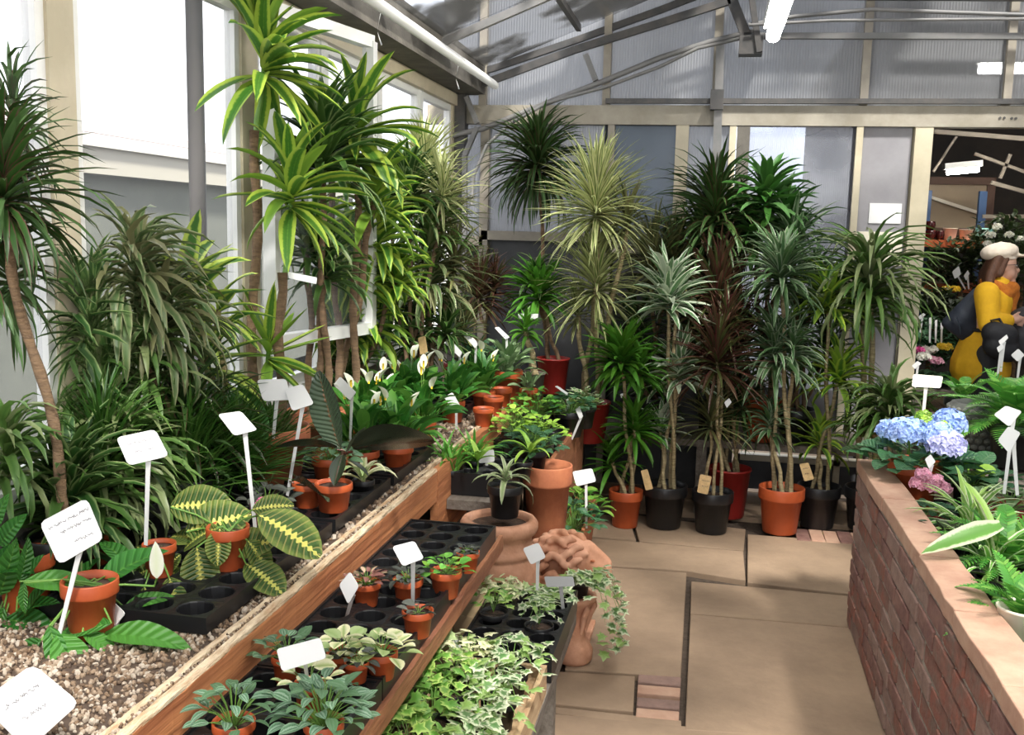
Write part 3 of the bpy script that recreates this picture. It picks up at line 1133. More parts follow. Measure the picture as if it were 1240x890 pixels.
t = tube_light(p0.x + .2, 0, 1.4, 2.9, 'fluorescent tube on the ceiling of the next room, above the doorway view', ax='x')
t.location.y = 7.8
# framed board
a, b = onY(1116, 214, 10.2), onY(1199, 286, 10.2)
c = (a + b) / 2
fb = thing('framed_board', 'brown framed board hanging behind the shelves in the next room', 'board', (c.x, 10.2, c.z))
mb = MB((c.x, 10.2, c.z))
W_, H_ = (b.x - a.x) / 2, (a.z - b.z) / 2
mb.box((c.x - W_ + .05, 10.19, c.z - H_ + .05), (c.x + W_ - .05, 10.21, c.z + H_ - .05))
mb.build('panel', mat('board_face', (.34, .25, .15), .5, (.27, .20, .12), 2), fb)
mb = MB((c.x, 10.2, c.z))
for x0, x1, z0, z1 in ((-W_, -W_ + .07, -H_, H_), (W_ - .07, W_, -H_, H_), (-W_ + .07, W_ - .07, H_ - .07, H_), (-W_ + .07, W_ - .07, -H_, -H_ + .07)):
    mb.box((c.x + x0, 10.16, c.z + z0), (c.x + x1, 10.22, c.z + z1))
mb.build('frame', mat('dark_wood', (.09, .04, .02), .6), fb)
mb = MB((c.x, 10.2, c.z))
mb.bar(onY(1124, 238, 10.15), onY(1189, 259, 10.15), .02, .03)
mb.build('strip', POTW, fb)
# shelves
SY = 8.7
sh = thing('shelf_unit', 'orange boarded shelf rack with blue uprights in the next room', 'shelf', (2.2, SY, 0))
OR = mat('orange_shelf', (.55, .12, .035), .5)
BL = mat('blue_upright', (.03, .07, .16), .5)
shz = []
for (x0, y0, y1) in ((1103, 290, 299), (1103, 343, 353)):
    a, b = onY(x0, y0, SY), onY(1206, y1, SY)
    z1_, z0_ = onY(1120, y0, SY).z, onY(1120, y1, SY).z
    shz.append(z1_)
    mb = MB((2.2, SY, 0))
    mb.box((a.x - .1, SY - .02, z0_), (b.x, SY + .35, z1_))
    mb.build('shelf_board', OR, sh)
for px in (1122, 1130, 1200):
    a = onY(px, 300, SY)
    mb = MB((2.2, SY, 0))
    mb.box((a.x - .03, SY + (.36 if px != 1200 else .37), 0), (a.x + .03, SY + .42, 2.1))
    mb.build('upright', BL, sh)


# ------------------------------------------------------------------ pots, trays
_pm = {}


def pot_profile(r, h, style='rim'):
    if style == 'rim':
        return [(r * .72, 0), (r * .74, h * .02), (r * .90, h * .74), (r * .985, h * .745), (r, h * .78), (r, h * .985), (r * .985, h), (r * .93, h), (r * .90, h * .86), (r * .86, h * .8)]
    if style == 'plain':
        return [(r * .72, 0), (r * .75, h * .02), (r * .95, h * .95), (r, h * .955), (r, h), (r * .93, h), (r * .88, h * .82)]
    if style == 'round':
        return [(r * .55, 0), (r * .85, h * .2), (r, h * .55), (r * .93, h * .85), (r * .86, h), (r * .8, h), (r * .8, h * .8)]


def pot(parent, mt, r, h, loc=(0, 0, 0), style='rim', tilt=(0, 0), soil=True, n=24):
    key = (mt.name, round(r, 4), round(h, 4), style)
    if key not in _pm:
        mb = MB()
        mb.lathe(pot_profile(r, h, style), n=n)
        s = MB()
        s.lathe([(r * .87, h * .86), (r * .5, h * .875), (0.0001, h * .88)], n=14)
        _pm[key] = (mb.mesh('pot', mt, True), s.mesh('soil', SOIL, True))
    a, s = _pm[key]
    rot = (tilt[0], tilt[1], R.uniform(0, 6))
    o = link(a, 'pot', parent, loc=loc, rot=rot)
    if soil:
        link(s, 'soil', parent, loc=loc, rot=rot)
    return o


def simple_pot(px, py, Y, wpx, hpx, mt, label, style='rim', z=None, group=None, filled=False):
    p = onY(px, py, Y)
    k = Y / F
    t = thing('plant_pot' if style != 'round' else 'glazed_pot', label, 'pot', (p.x, Y, p.z if z is None else z), group)
    pot(t, mt, wpx * k / 2, hpx * k, style=style, soil=filled)
    return t


_tm = {}


def tray(x0, y1, z, nx, ny, cell, label, h=.055, group=None, well=.05):
    """cell tray: x0 left, y1 far edge"""
    key = (nx, ny, round(cell, 4), round(h, 3))
    if key not in _tm:
        mb = MB()
        n = 16
        for i in range(nx):
            for j in range(ny):
                cx, cy = (i + .5) * cell, -(j + .5) * cell
                r = cell * .43
                sq, ci = [], []
                for k in range(n):
                    t = 2 * PI * k / n
                    c, s = math.cos(t), math.sin(t)
                    mx = max(abs(c), abs(s))
                    sq.append((cx + c / mx * cell / 2, cy + s / mx * cell / 2, h))
                    ci.append((cx + c * r, cy + s * r, h + .002))
                lo = [(cx + (x - cx) * .85, cy + (y - cy) * .85, h - well) for x, y, _ in ci]
                lip = [(cx + (x - cx) * .96, cy + (y - cy) * .96, h - .001) for x, y, _ in ci]
                fs = []
                for k in range(n):
                    k2 = (k + 1) % n
                    fs += [(k, k2, n + k2, n + k), (n + k, n + k2, 2 * n + k2, 2 * n + k), (2 * n + k, 2 * n + k2, 3 * n + k2, 3 * n + k)]
                fs.append(tuple(range(3 * n, 4 * n)))
                mb.add(sq + ci + lip + lo, fs)
        X, Y = nx * cell, ny * cell
        e = .008
        for a, b in (((-e, -Y - e), (X + e, -Y)), ((-e, 0), (X + e, e)), ((-e, -Y), (0, 0)), ((X, -Y), (X + e, 0))):
            mb.box((a[0], a[1], .002), (b[0], b[1], h + .006))
        _tm[key] = mb.mesh('cell_tray', TRAY, False)
    o = link(_tm[key], 'cell_tray', loc=(x0, y1, z))
    o.data.polygons.foreach_set('use_smooth', [False] * len(o.data.polygons))
    return tag(o, label, 'tray', group)


# ------------------------------------------------------------------ leaves
_lf = {}


def leaf(kind, var=0):
    """unit leaf mesh (length about 1) lying along +X, shared between copies"""
    key = (kind, var)
    if key in _lf:
        return _lf[key]
    rr = random.Random(hash(kind) % 1000 + var * 7 if False else sum(map(ord, kind)) + var * 7)
    mb = MB()
    mt, fam = kind.split(':')
    if fam == 'corn':
        mb.strap((0, 0, 0), 0, .0, 1, .19, rr.uniform(.3, 1.5), 7, .22, twist=rr.uniform(-.7, .7))
    elif fam == 'cornup':
        mb.strap((0, 0, 0), 0, .0, 1, .17, rr.uniform(-.2, .5), 7, .22, twist=rr.uniform(-.5, .5))
    elif fam == 'wide':
        mb.strap((0, 0, 0), 0, .0, 1, .24, rr.uniform(.3, 1.2), 7, .2, twist=rr.uniform(-.6, .6))
    elif fam in ('peace', 'peacebig'):
        # petiole then blade
        pl = .42 if fam == 'peacebig' else .38
        mb.tube([(0, 0, 0), (pl * .5, 0, .01), (pl, 0, 0)], [.012, .010, .008], 4, cap=False)
        q = MB()
        q.strap((pl, 0, 0), 0, .1, 1 - pl, (.36 if fam == 'peacebig' else .21), rr.uniform(.5, 1.4), 8, .16, twist=rr.uniform(-.5, .5), prof='lance')
        # undulate
        for i, v in enumerate(q.v):
            u, tt = q.uv[i]
            if u != .5:
                q.v[i] = (v[0], v[1], v[2] + math.sin(tt * 17 + u * 3) * .006)
        mb.add(q.v, q.f, q.uv)
    elif fam == 'oval':
        pl = .25
        mb.tube([(0, 0, 0), (pl, 0, 0)], [.010, .008], 4, cap=False)
        nu, nv = 8, 6
        vs, uvs, fs = [], [], []
        dr = rr.uniform(.3, .9)
        for i in range(nu + 1):
            t = i / nu
            ww = .27 * max(.0, math.sin(PI * (t * .96 + .02))) ** .62
            x = pl + .75 * t
            z = -.75 * dr * t * t * .5
            for j in range(nv + 1):
                u = j / nv
                s = (u - .5) * 2
                vs.append((x, s * ww, z + abs(s) * ww * .18 + math.sin(t * 30) * .003 * abs(s)))
                uvs.append((u, t))
        for i in range(nu):
            for j in range(nv):
                k = i * (nv + 1) + j
                fs.append((k, k + 1, k + nv + 2, k + nv + 1))
        mb.add(vs, fs, uvs)
    elif fam == 'blade':
        nu, nv = 9, 6
        vs, uvs, fs = [], [], []
        dr = rr.uniform(.15, .5)
        for i in range(nu + 1):
            t = i / nu
            ww = .36 * max(.0, math.sin(PI * (t * .97 + .015))) ** .6
            for j in range(nv + 1):
                u = j / nv
                s = (u - .5) * 2
                vs.append((t, s * ww, -dr * t * t * .6 + abs(s) * ww * .15 + math.sin(t * 26) * .006 * abs(s)))
                uvs.append((u, t))
        for i in range(nu):
            for j in range(nv):
                k = i * (nv + 1) + j
                fs.append((k, k + 1, k + nv + 2, k + nv + 1))
        mb.add(vs, fs, uvs)
    elif fam in ('lance', 'lancew'):
        mb.strap((0, 0, 0), 0, .1, 1, .34 if fam == 'lance' else .5, rr.uniform(.3, .8), 9, .16, twist=rr.uniform(-.3, .3), prof='lance')
        for i, v in enumerate(mb.v):
            u, tt = mb.uv[i]
            if u != .5:
                mb.v[i] = (v[0], v[1], v[2] + math.sin(tt * 13 + u * 3) * .006)
    elif fam == 'rubber':
        nu, nv = 10, 6
        vs, uvs, fs = [], [], []
        dr = .25 if var == 0 else .12
        mb.tube([(0, 0, 0), (.1, 0, 0)], [.014, .012], 5, cap=False)
        for i in range(nu + 1):
            t = i / nu
            ww = .20 * max(.0, math.sin(PI * (t * .95 + .03))) ** .7
            for j in range(nv + 1):
                u = j / nv
                s = (u - .5) * 2
                vs.append((.1 + .9 * t, s * ww, .03 - dr * t * t * .5 + abs(s) * ww * .35))
                uvs.append((u, t))
        for i in range(nu):
            for j in range(nv):
                k = i * (nv + 1) + j
                fs.append((k, k + 1, k + nv + 2, k + nv + 1))
        mb.add(vs, fs, uvs)
    elif fam == 'ivy':
        # five pointed lobes; u runs from centre to edge for the pale margin
        P = [(0, 0), (.10, .30), (-.02, .55), (.30, .42), (.50, .62), (.60, .28), (1.0, .0), (.60, -.28), (.50, -.62), (.30, -.42), (-.02, -.55), (.10, -.30)]
        P = [(x, y * .85 * rr.uniform(.85, 1.1)) for x, y in P]
        c = (.38, 0)
        vs = [(c[0], c[1], .05)]
        uvs = [(.5, .5)]
        for x, y in P:
            vs.append((c[0] + (x - c[0]) * .5, c[1] + (y - c[1]) * .5, .03))
            uvs.append((.72, .5))
        for x, y in P:
            vs.append((x, y, -.04 * math.hypot(x - c[0], y) * 3))
            uvs.append((1, .5))
        n = len(P)
        fs = []
        for k in range(n):
            k2 = (k + 1) % n
            fs += [(0, 1 + k, 1 + k2), (1 + k, 1 + n + k, 1 + n + k2, 1 + k2)]
        mb.add(vs, fs, uvs)
    elif fam == 'small':
        mb.strap((0, 0, 0), 0, .1, 1, .55, rr.uniform(.2, .9), 5, .18, prof='lance')
    elif fam == 'round':
        mb.strap((0, 0, 0), 0, .1, 1, .8, rr.uniform(.2, .8), 5, .12, prof='lance')
    elif fam == 'strap':
        mb.strap((0, 0, 0), 0, 0, 1, .16, rr.uniform(1.3, 2.3), 8, .2, twist=rr.uniform(-.3, .3))
    elif fam == 'spider':
        mb.strap((0, 0, 0), 0, 0, 1, .075, rr.uniform(.9, 2.0), 8, .3, twist=rr.uniform(-.4, .4))
    me = mb.mesh('leaf', LM[mt], True)
    _lf[key] = me
    return me


def put_leaf(parent, kind, loc, az, el, size, roll=0, var=None, name='leaf'):
    me = leaf(kind, R.randrange(4) if var is None else var)
    mtx = Matrix.Rotation(az, 4, 'Z') @ Matrix.Rotation(-el, 4, 'Y') @ Matrix.Rotation(roll, 4, 'X')
    return link(me, name, parent, loc=loc, rot=mtx.to_euler(), scale=size)


def blade(t, o, fam, bpx, tpx, Yb, Yt, root, roll=0, k=1.0):
    b = onY(*bpx, Yb) - o
    tp = onY(*tpx, Yt) - o
    d = tp - b
    x = d.normalized()
    want = (Vector((0, 0, CAMH)) - (b + o)).normalized() * .75 + Vector((0, 0, .6))
    z = (want - x * want.dot(x)).normalized()
    y = z.cross(x)
    mtx = Matrix((x, y, z)).transposed().to_4x4() @ Matrix.Rotation(roll * .6, 4, 'X')
    link(leaf(fam, R.randrange(4)), 'leaf', t, loc=b, rot=mtx.to_euler(), scale=d.length * k)
    mb = MB()
    mid = (b + root) / 2 + Vector((0, 0, .01))
    mb.tube([root, mid, b], .0024, 5)
    mb.build('leaf_stalk', STEMG, t, smooth=True)


STY = {   # material, count, width, elevation range, droop range, length factor
    'marginata': ('marginata', 150, .015, (-40, 85), (35, 100)),
    'arch': ('arch', 120, .020, (5, 85), (70, 170)),
    'greygreen': ('greygreen', 120, .021, (-10, 80), (70, 150)),
    'darkedge': ('darkedge', 70, .024, (-10, 82), (30, 105)),
    'tricolor': ('tricolor', 150, .012, (-35, 88), (12, 62)),
    'olive': ('olive', 120, .012, (-30, 88), (10, 60)),
    'red': ('red', 120, .013, (-30, 88), (10, 60)),
    'compact': ('compact', 70, .024, (-30, 80), (20, 70)),
    'warneckii': ('warneckii', 46, .030, (-15, 84), (15, 75)),
    'greyvar': ('greyvar', 80, .021, (-25, 82), (30, 100)),
    'lemon': ('lemon', 34, .034, (-10, 82), (35, 95)),
    'janet': ('janet', 46, .038, (-15, 82), (30, 85)),
    'grass': ('grass', 170, .008, (35, 88), (20, 80)),
    'cornfine': ('corn', 40, .040, (-20, 82), (40, 100)),
    'arching': ('arch', 60, .016, (25, 85), (70, 150)),
}


def crown(parent, origin, c, r, sty, n=None, seed=0, flat=1.0):
    mt, cnt, w_, er, dr = STY[sty]
    rr = random.Random(seed + int(c.x * 1000) + int(c.z * 777))
    mb = MB(origin)
    n = int((n or cnt) * 1.3)
    w_ = w_ * 1.35 * (.6 + .4 * min(1.6, r / .25))
    c = Vector(c)
    for i in range(n):
        t = i / n
        el = er[0] + (er[1] - er[0]) * (t ** .8)
        el += rr.uniform(-8, 8)
        L = r * rr.uniform(.85, 1.25)
        b = c + Vector((rr.uniform(-.01, .01), rr.uniform(-.01, .01), (t - .6) * r * .35))
        mb.strap(b, i * 2.39996 + rr.uniform(-.3, .3), math.radians(el), L, w_ * rr.uniform(.8, 1.2), math.radians(rr.uniform(*dr)), 6, .25, rr.random(), rr.uniform(-.6, .6))
    lx, ly = XL + .055 - mb.o.x, YB - .16 - mb.o.y      # leaves press against glass and wall, not through them
    if mb.o.y < YB:
        mb.v = [(max(x, lx + .01 * (z % .1)), min(y, ly), z) for x, y, z in mb.v]
    return mb.build('foliage', LM[mt], parent, smooth=True, kind='stuff')


def crown_leaves(parent, origin, c, r, fam, n, er=(-25, 80), seed=0):
    rr = random.Random(seed + int(abs(c.x) * 1000) + int(c.z * 777))
    for i in range(n):
        t = i / n
        el = math.radians(er[0] + (er[1] - er[0]) * t + rr.uniform(-8, 8))
        b = c - Vector(origin) + Vector((0, 0, (t - .6) * r * .4))
        az = i * 2.39996 + rr.uniform(-.3, .3)
        s_ = r * rr.uniform(.95, 1.3)
        if c.x + math.cos(az) * math.cos(el) * s_ < XL + .06:
            az = PI - az + rr.uniform(-.4, .4)
        put_leaf(parent, fam, b, az, el, s_, rr.uniform(-.3, .3), rr.randrange(4))


def trunk(parent, origin, a, b, r, mt=TRUNK, nm='trunk', wob=.01):
    a, b = Vector(a), Vector(b)
    n = max(3, int((b - a).length / .06))
    pts, rad = [], []
    for i in range(n + 1):
        t = i / n
        p = a.lerp(b, t) + Vector((math.sin(t * 9 + a.x * 50) * wob, math.cos(t * 7 + a.x * 30) * wob, 0)) * min(1, t * (1 - t) * 6)
        pts.append(p)
        rad.append(r * (1 - .2 * t) * (1.12 if i % 2 else .92))
    mb = MB(origin)
    mb.tube(pts, rad, 8)
    return mb.build(nm, mt, parent, smooth=True)


def drac(label, px, Y, z0, crowns, potspec=(POTK, .11, .2, 'rim'), name='potted_dracaena', cat='plant', tr_=.012, tmat=TRUNK, group=None, py=500):
    """crowns: (px, py, radius px, style[, n])"""
    b = onY(px, py, Y)
    mt, r, h, st_ = potspec
    o = Vector((max(b.x, XL + r + .07), min(Y, YB - r - .1), z0))
    t = thing(name, label, cat, o, group)
    pot(t, mt, r, h, style=st_)
    for i, cr_ in enumerate(crowns):
        cx, cy, rp_, sty = cr_[:4]
        n = cr_[4] if len(cr_) > 4 else None
        dy = (i % 3 - 1) * r * .4
        c = onY(cx, cy, Y + dy)
        rad = rp_ * Y / F
        base = o + Vector((math.cos(i * 2.4) * r * .4, math.sin(i * 2.4) * r * .4, h * .86))
        if c.z - base.z > .08 and not (b.x < XL + .3 and i and Y < 3):
            trunk(t, o, base, c, tr_, tmat, 'trunk')
        if sty.startswith('L:'):
            crown_leaves(t, o, c, rad, sty[2:], n or 20, seed=i)
        else:
            crown(t, o, c, rad * 1.12, sty, n, seed=i)
    return t


def potted(label, px, pyrim, Y, wpx, mt, name='potted_plant', hr=.9, z=None, cat='plant', style='rim', group=None, soil=True):
    """small pot given by its rim position; returns thing, origin, soil height"""
    k = Y / F
    r = wpx * k / 2
    h = 2 * r * hr
    p = onY(px, pyrim, Y)
    p.x = max(p.x, XL + r + .07)
    o = Vector((p.x, Y, p.z - h)) if z is None else Vector((p.x, Y, z))
    if z is None and p.x < XU and Y > 2:
        o.z = max(o.z, ZU + .037)          # stands on the cell tray
    t = thing(name, label, cat, o, group)
    pot(t, mt, r, h, style=style, soil=soil)
    return t, o, h * .87, r


def bushy(t, h, r, rad, fam, n, size, up=.6, hemi=True, spread=1.0):
    """leaves as parts on short stems around a dome"""
    mb = MB()
    for i in range(n):
        az = i * 2.39996
        q = ((i + .5) / n) ** .5
        x, y = math.cos(az) * rad * q * spread, math.sin(az) * rad * q * spread
        z = h + up * rad * (1.25 - q * q) * R.uniform(.75, 1.15)
        mb.tube([(x * .15, y * .15, h), (x * .6, y * .6, h + (z - h) * .7), (x, y, z)], .0012, 3, cap=False)
        put_leaf(t, fam, (x, y, z), az + R.uniform(-.5, .5), R.uniform(-.3, .6) * (1 - q * .3), size * R.uniform(.75, 1.2), R.uniform(-.4, .4))
    mb.build('stems', STEMG, t, smooth=True, kind='stuff')


# ------------------------------------------------------------------ back and left: tall dracaenas
Z1 = ZU
LB = (POTK, .09, .16, 'rim')
drac('dark thin-leaved dracaena at the far left edge beside the cream window post', 8, 2.15, Z1,
     [(2, 235, 118, 'marginata', 120), (-25, 330, 110, 'marginata', 80), (-15, 150, 100, 'marginata', 40), (0, 560, 110, 'arch', 60)], LB, tr_=.014)
drac('dark drooping dracaena at the left edge below the thin-leaved one', 35, 2.5, Z1,
     [(62, 395, 105, 'darkedge', 70), (10, 470, 110, 'arch', 60), (95, 480, 95, 'darkedge', 50), (50, 520, 90, 'arch', 40)], LB)
drac('grey-green arching dracaena fountain in front of the left window', 135, 2.75, Z1,
     [(145, 350, 120, 'greygreen', 120), (110, 440, 90, 'greygreen', 60), (195, 395, 105, 'greygreen', 80), (170, 450, 90, 'arch', 60)], LB)
drac('lime-edged broad-leaved dracaena beside the white window post', 235, 3.05, Z1,
     [(225, 365, 92, 'L:limeedge:wide', 20), (248, 440, 80, 'L:limeedge:wide', 16), (265, 375, 62, 'L:limeedge:wide', 9)], LB, tmat=TRUNKL)
# the tallest corn plant: several cut canes
CO = ((314, 105, 92, 'L:corn:corn', 38), (348, 250, 84, 'L:corn:corn', 36), (335, 420, 66, 'L:corn:cornup', 20))
b = onY(325, 500, 3.3)
o = Vector((b.x, 3.3, Z1))
t = thing('potted_corn_plant', 'tallest corn plant with lime-striped leaves on thick brown canes by the open sash', 'plant', o)
pot(t, TERR, .15, .22)
canes = [((308, 560), (308, 158), (320, 75), .020), ((338, 560), (342, 330), (352, 235), .022), ((322, 560), (318, 480), (325, 425), .016)]
for (a, b_, c_, rr_), cw in zip(canes, CO):
    A, B, C_ = [onY(x, y, 3.3 + .03 * (rr_ > .02)) for x, y in (a, b_, c_)]
    A = Vector((A.x, A.y, Z1 + .19))
    trunk(t, o, A, B, rr_, TRUNK, 'cane')
    trunk(t, o, B + Vector((.004, 0, -.03)), C_, .009, STEMG, 'shoot', .004)
    crown_leaves(t, o, C_, cw[2] * 3.3 / F * 1.12, cw[3][2:], cw[4], er=(-35, 85))
C_ = onY(312, 40, 3.3)
crown_leaves(t, o, C_, .20, 'corn:cornup', 8, er=(45, 88))
drac('second corn plant with wide lime-striped leaves behind the tallest one', 385, 4.0, Z1,
     [(432, 160, 84, 'L:corn:corn', 32), (455, 240, 70, 'L:corn:corn', 24), (400, 195, 60, 'darkedge', 60)], (TERR, .14, .2, 'rim'), tr_=.018, name='potted_corn_plant')
drac('dark drooping dracaena hanging between the two corn plants', 375, 3.75, Z1,
     [(388, 195, 92, 'darkedge', 100), (372, 300, 60, 'arch', 50), (395, 330, 60, 'darkedge', 50)], (TERR, .12, .2, 'rim'), tr_=.016)
drac('bright green bushy corn plant with many low crowns near the white window bar', 420, 4.25, Z1,
     [(425, 330, 72, 'cornfine', 60), (455, 295, 66, 'cornfine', 44), (480, 340, 50, 'cornfine', 30), (390, 350, 55, 'cornfine', 34), (405, 400, 66, 'cornfine', 50), (440, 395, 62, 'cornfine', 45), (420, 450, 50, 'darkedge', 40), (365, 280, 50, 'cornfine', 34)], LB, tr_=.013)
drac('tall pale spiky dracaena in the far left corner', 512, 5.2, Z1,
     [(513, 205, 52, 'tricolor', 150), (540, 262, 45, 'olive', 90)], LB)
drac('dense dark green dracaena below the pale spiky one in the corner', 495, 4.9, Z1,
     [(492, 240, 60, 'darkedge', 100), (520, 290, 65, 'arching', 80), (470, 260, 50, 'darkedge', 60), (535, 235, 50, 'tricolor', 70), (470, 400, 55, 'darkedge', 50)], LB)
drac('grey-green dracaena with drooping tips beside the peace lilies', 515, 5.0, Z1,
     [(520, 345, 58, 'greygreen', 110), (480, 370, 52, 'marginata', 70), (550, 320, 50, 'olive', 70), (500, 410, 50, 'marginata', 60), (540, 405, 45, 'darkedge', 50)], LB)
drac('dark red leaved dracaena on a forked stem in the back corner', 582, 5.9, Z1,
     [(580, 358, 45, 'red', 130), (600, 345, 32, 'red', 60)], (POTR, .1, .18, 'rim'), tmat=TRUNKL, tr_=.008)
drac('small dark dracaena in a red pot behind the peace lilies', 562, 5.35, Z1,
     [(560, 400, 38, 'olive', 60), (545, 370, 30, 'marginata', 50)], (POTR, .12, .2, 'rim'))
drac('slim tree-like dracaena with one dark round crown against the back panels', 656, 6.3, .46,
     [(651, 200, 62, 'marginata', 230)], (POTK, .12, .2, 'rim'), tr_=.014)
drac('dark green dracaena in a red square-shouldered pot on the gravel corner', 668, 5.75, Z1 - .012,
     [(652, 358, 42, 'compact', 80), (650, 338, 30, 'darkedge', 30)], (POTR, .10, .21, 'plain'))
drac('short green plant in a grey pot on the gravel beside the red pot', 641, 5.5, Z1 - .012,
     [(636, 400, 26, 'compact', 26)], (POTG, .088, .15, 'plain'), tmat=TRUNKL, tr_=.02)
drac('tall cream and green striped dracaena with two spiky crowns', 712, 5.75, .46,
     [(722, 252, 68, 'tricolor', 210), (722, 345, 64, 'tricolor', 160), (700, 380, 40, 'tricolor', 50), (760, 270, 40, 'olive', 60)], (POTR, .135, .24, 'plain'), tmat=TRUNKL, tr_=.016, name='variegated_dracaena')
# ---- floor group in front of the back wall
drac('compact bright green dracaena in an orange pot, leftmost of the pots on the floor', 757, 5.62, 0,
     [(752, 438, 48, 'compact', 80), (768, 520, 40, 'compact', 60), (742, 560, 38, 'compact', 24), (775, 450, 36, 'compact', 34)], (POTO, .098, .215, 'rim'), tmat=TRUNKL, tr_=.012, py=620)
drac('white-striped dracaena with three stems in a black pot on the floor', 804, 5.68, 0,
     [(808, 362, 52, 'warneckii', 52), (823, 452, 46, 'warneckii', 48), (800, 520, 34, 'warneckii', 22), (820, 360, 36, 'warneckii', 16)], (POTK, .13, .25, 'rim'), tmat=TRUNKL, tr_=.012, py=620, name='striped_dracaena')
drac('dark leaved dracaena in a black pot with a tan tag on the floor', 862, 5.65, 0,
     [(868, 436, 58, 'red', 110), (862, 510, 46, 'olive', 60), (880, 395, 46, 'red', 60)], (POTK, .118, .24, 'rim'), tmat=TRUNKL, tr_=.010, py=620)
drac('purple-brown dracaena in a red pot behind the black pots', 882, 6.0, 0,
     [(868, 365, 66, 'red', 150), (895, 420, 60, 'red', 100), (845, 440, 50, 'olive', 60), (895, 490, 55, 'marginata', 60)], (POTR, .13, .3, 'plain'), tmat=TRUNKL, tr_=.012, py=600)
drac('olive brown upright dracaena behind the white-striped one', 785, 6.15, .46,
     [(790, 325, 58, 'olive', 130), (815, 320, 52, 'olive', 90), (770, 400, 50, 'marginata', 60), (835, 400, 55, 'marginata', 60), (785, 470, 50, 'marginata', 50)], (POTK, .12, .22, 'rim'))
drac('large dark green dracaena with broad crown against the back wall', 868, 6.2, .46,
     [(866, 262, 68, 'marginata', 190), (850, 300, 56, 'darkedge', 70), (905, 290, 56, 'darkedge', 70)], (POTK, .14, .24, 'rim'), tr_=.018)
drac('broad-leaved dark dracaena tallest in front of the bright panel', 922, 6.1, .46,
     [(928, 240, 46, 'janet', 42), (950, 262, 40, 'janet', 30), (915, 290, 44, 'janet', 30)], (POTO, .125, .26, 'plain'), tr_=.016)
drac('silvery green dracaena with three tiers in an orange pot on the floor', 945, 5.75, 0,
     [(945, 335, 52, 'greyvar', 100), (938, 430, 54, 'greyvar', 90), (932, 515, 34, 'greyvar', 44), (960, 425, 40, 'greyvar', 40)], (POTO, .13, .265, 'rim'), tmat=TRUNKL, tr_=.013, py=620)
drac('grey tufted dracaena behind the silvery three-tier one', 965, 6.15, .46,
     [(960, 300, 55, 'greyvar', 90), (985, 345, 45, 'greyvar', 60), (965, 400, 55, 'marginata', 60), (1000, 430, 50, 'marginata', 50)], (POTK, .12, .2, 'rim'))
drac('lemon-lime striped dracaena in a black pot with a tan tag by the brick wall', 990, 5.92, 0,
     [(1002, 368, 50, 'lemon', 40), (1015, 458, 46, 'lemon', 38), (992, 535, 38, 'lemon', 22)], (POTK, .125, .25, 'rim'), tmat=TRUNKL, tr_=.012, py=620, name='lemon_lime_dracaena')
drac('long-leaved grey-green dracaena arching beside the doorway post', 1050, 5.95, 0,
     [(1052, 350, 80, 'arch', 130), (1046, 380, 60, 'arch', 60)], (POTK, .13, .25, 'rim'), tmat=TRUNKL, tr_=.018, py=600)
drac('low arching dracaena below the long-leaved one, behind the brick wall end', 1078, 5.75, 0,
     [(1076, 505, 58, 'arch', 110), (1045, 520, 44, 'arching', 40)], (POTK, .12, .22, 'rim'), tmat=TRUNKL, py=600)

for (px, py, Y, st_, lb) in ((30, 600, 2.25, 'darkedge', 'dark leafy dracaena low at the left edge behind the peace lilies'), (150, 560, 2.5, 'arch', 'arching grey-green plant under the fountain dracaena'),
                             (225, 520, 2.85, 'marginata', 'fine dark dracaena tuft under the lime-edged dracaena'), (95, 560, 2.4, 'grass', 'dark grassy plant behind the sign with faint writing')):
    t, o, h, r = potted(lb, px, 640, Y, 60, POTK, 'low_tufted_plant', .9, z=ZU)
    c = onY(px, py, Y)
    c.x = max(c.x, XL + .12)
    trunk(t, o, o + Vector((0, 0, h)), c, .010, TRUNK)
    crown(t, o, c, .24 * Y / 2.4, st_, 90)
    crown(t, o, c - Vector((0, 0, .1)), .22 * Y / 2.4, 'arch' if st_ == 'grass' else st_, 50, seed=3)

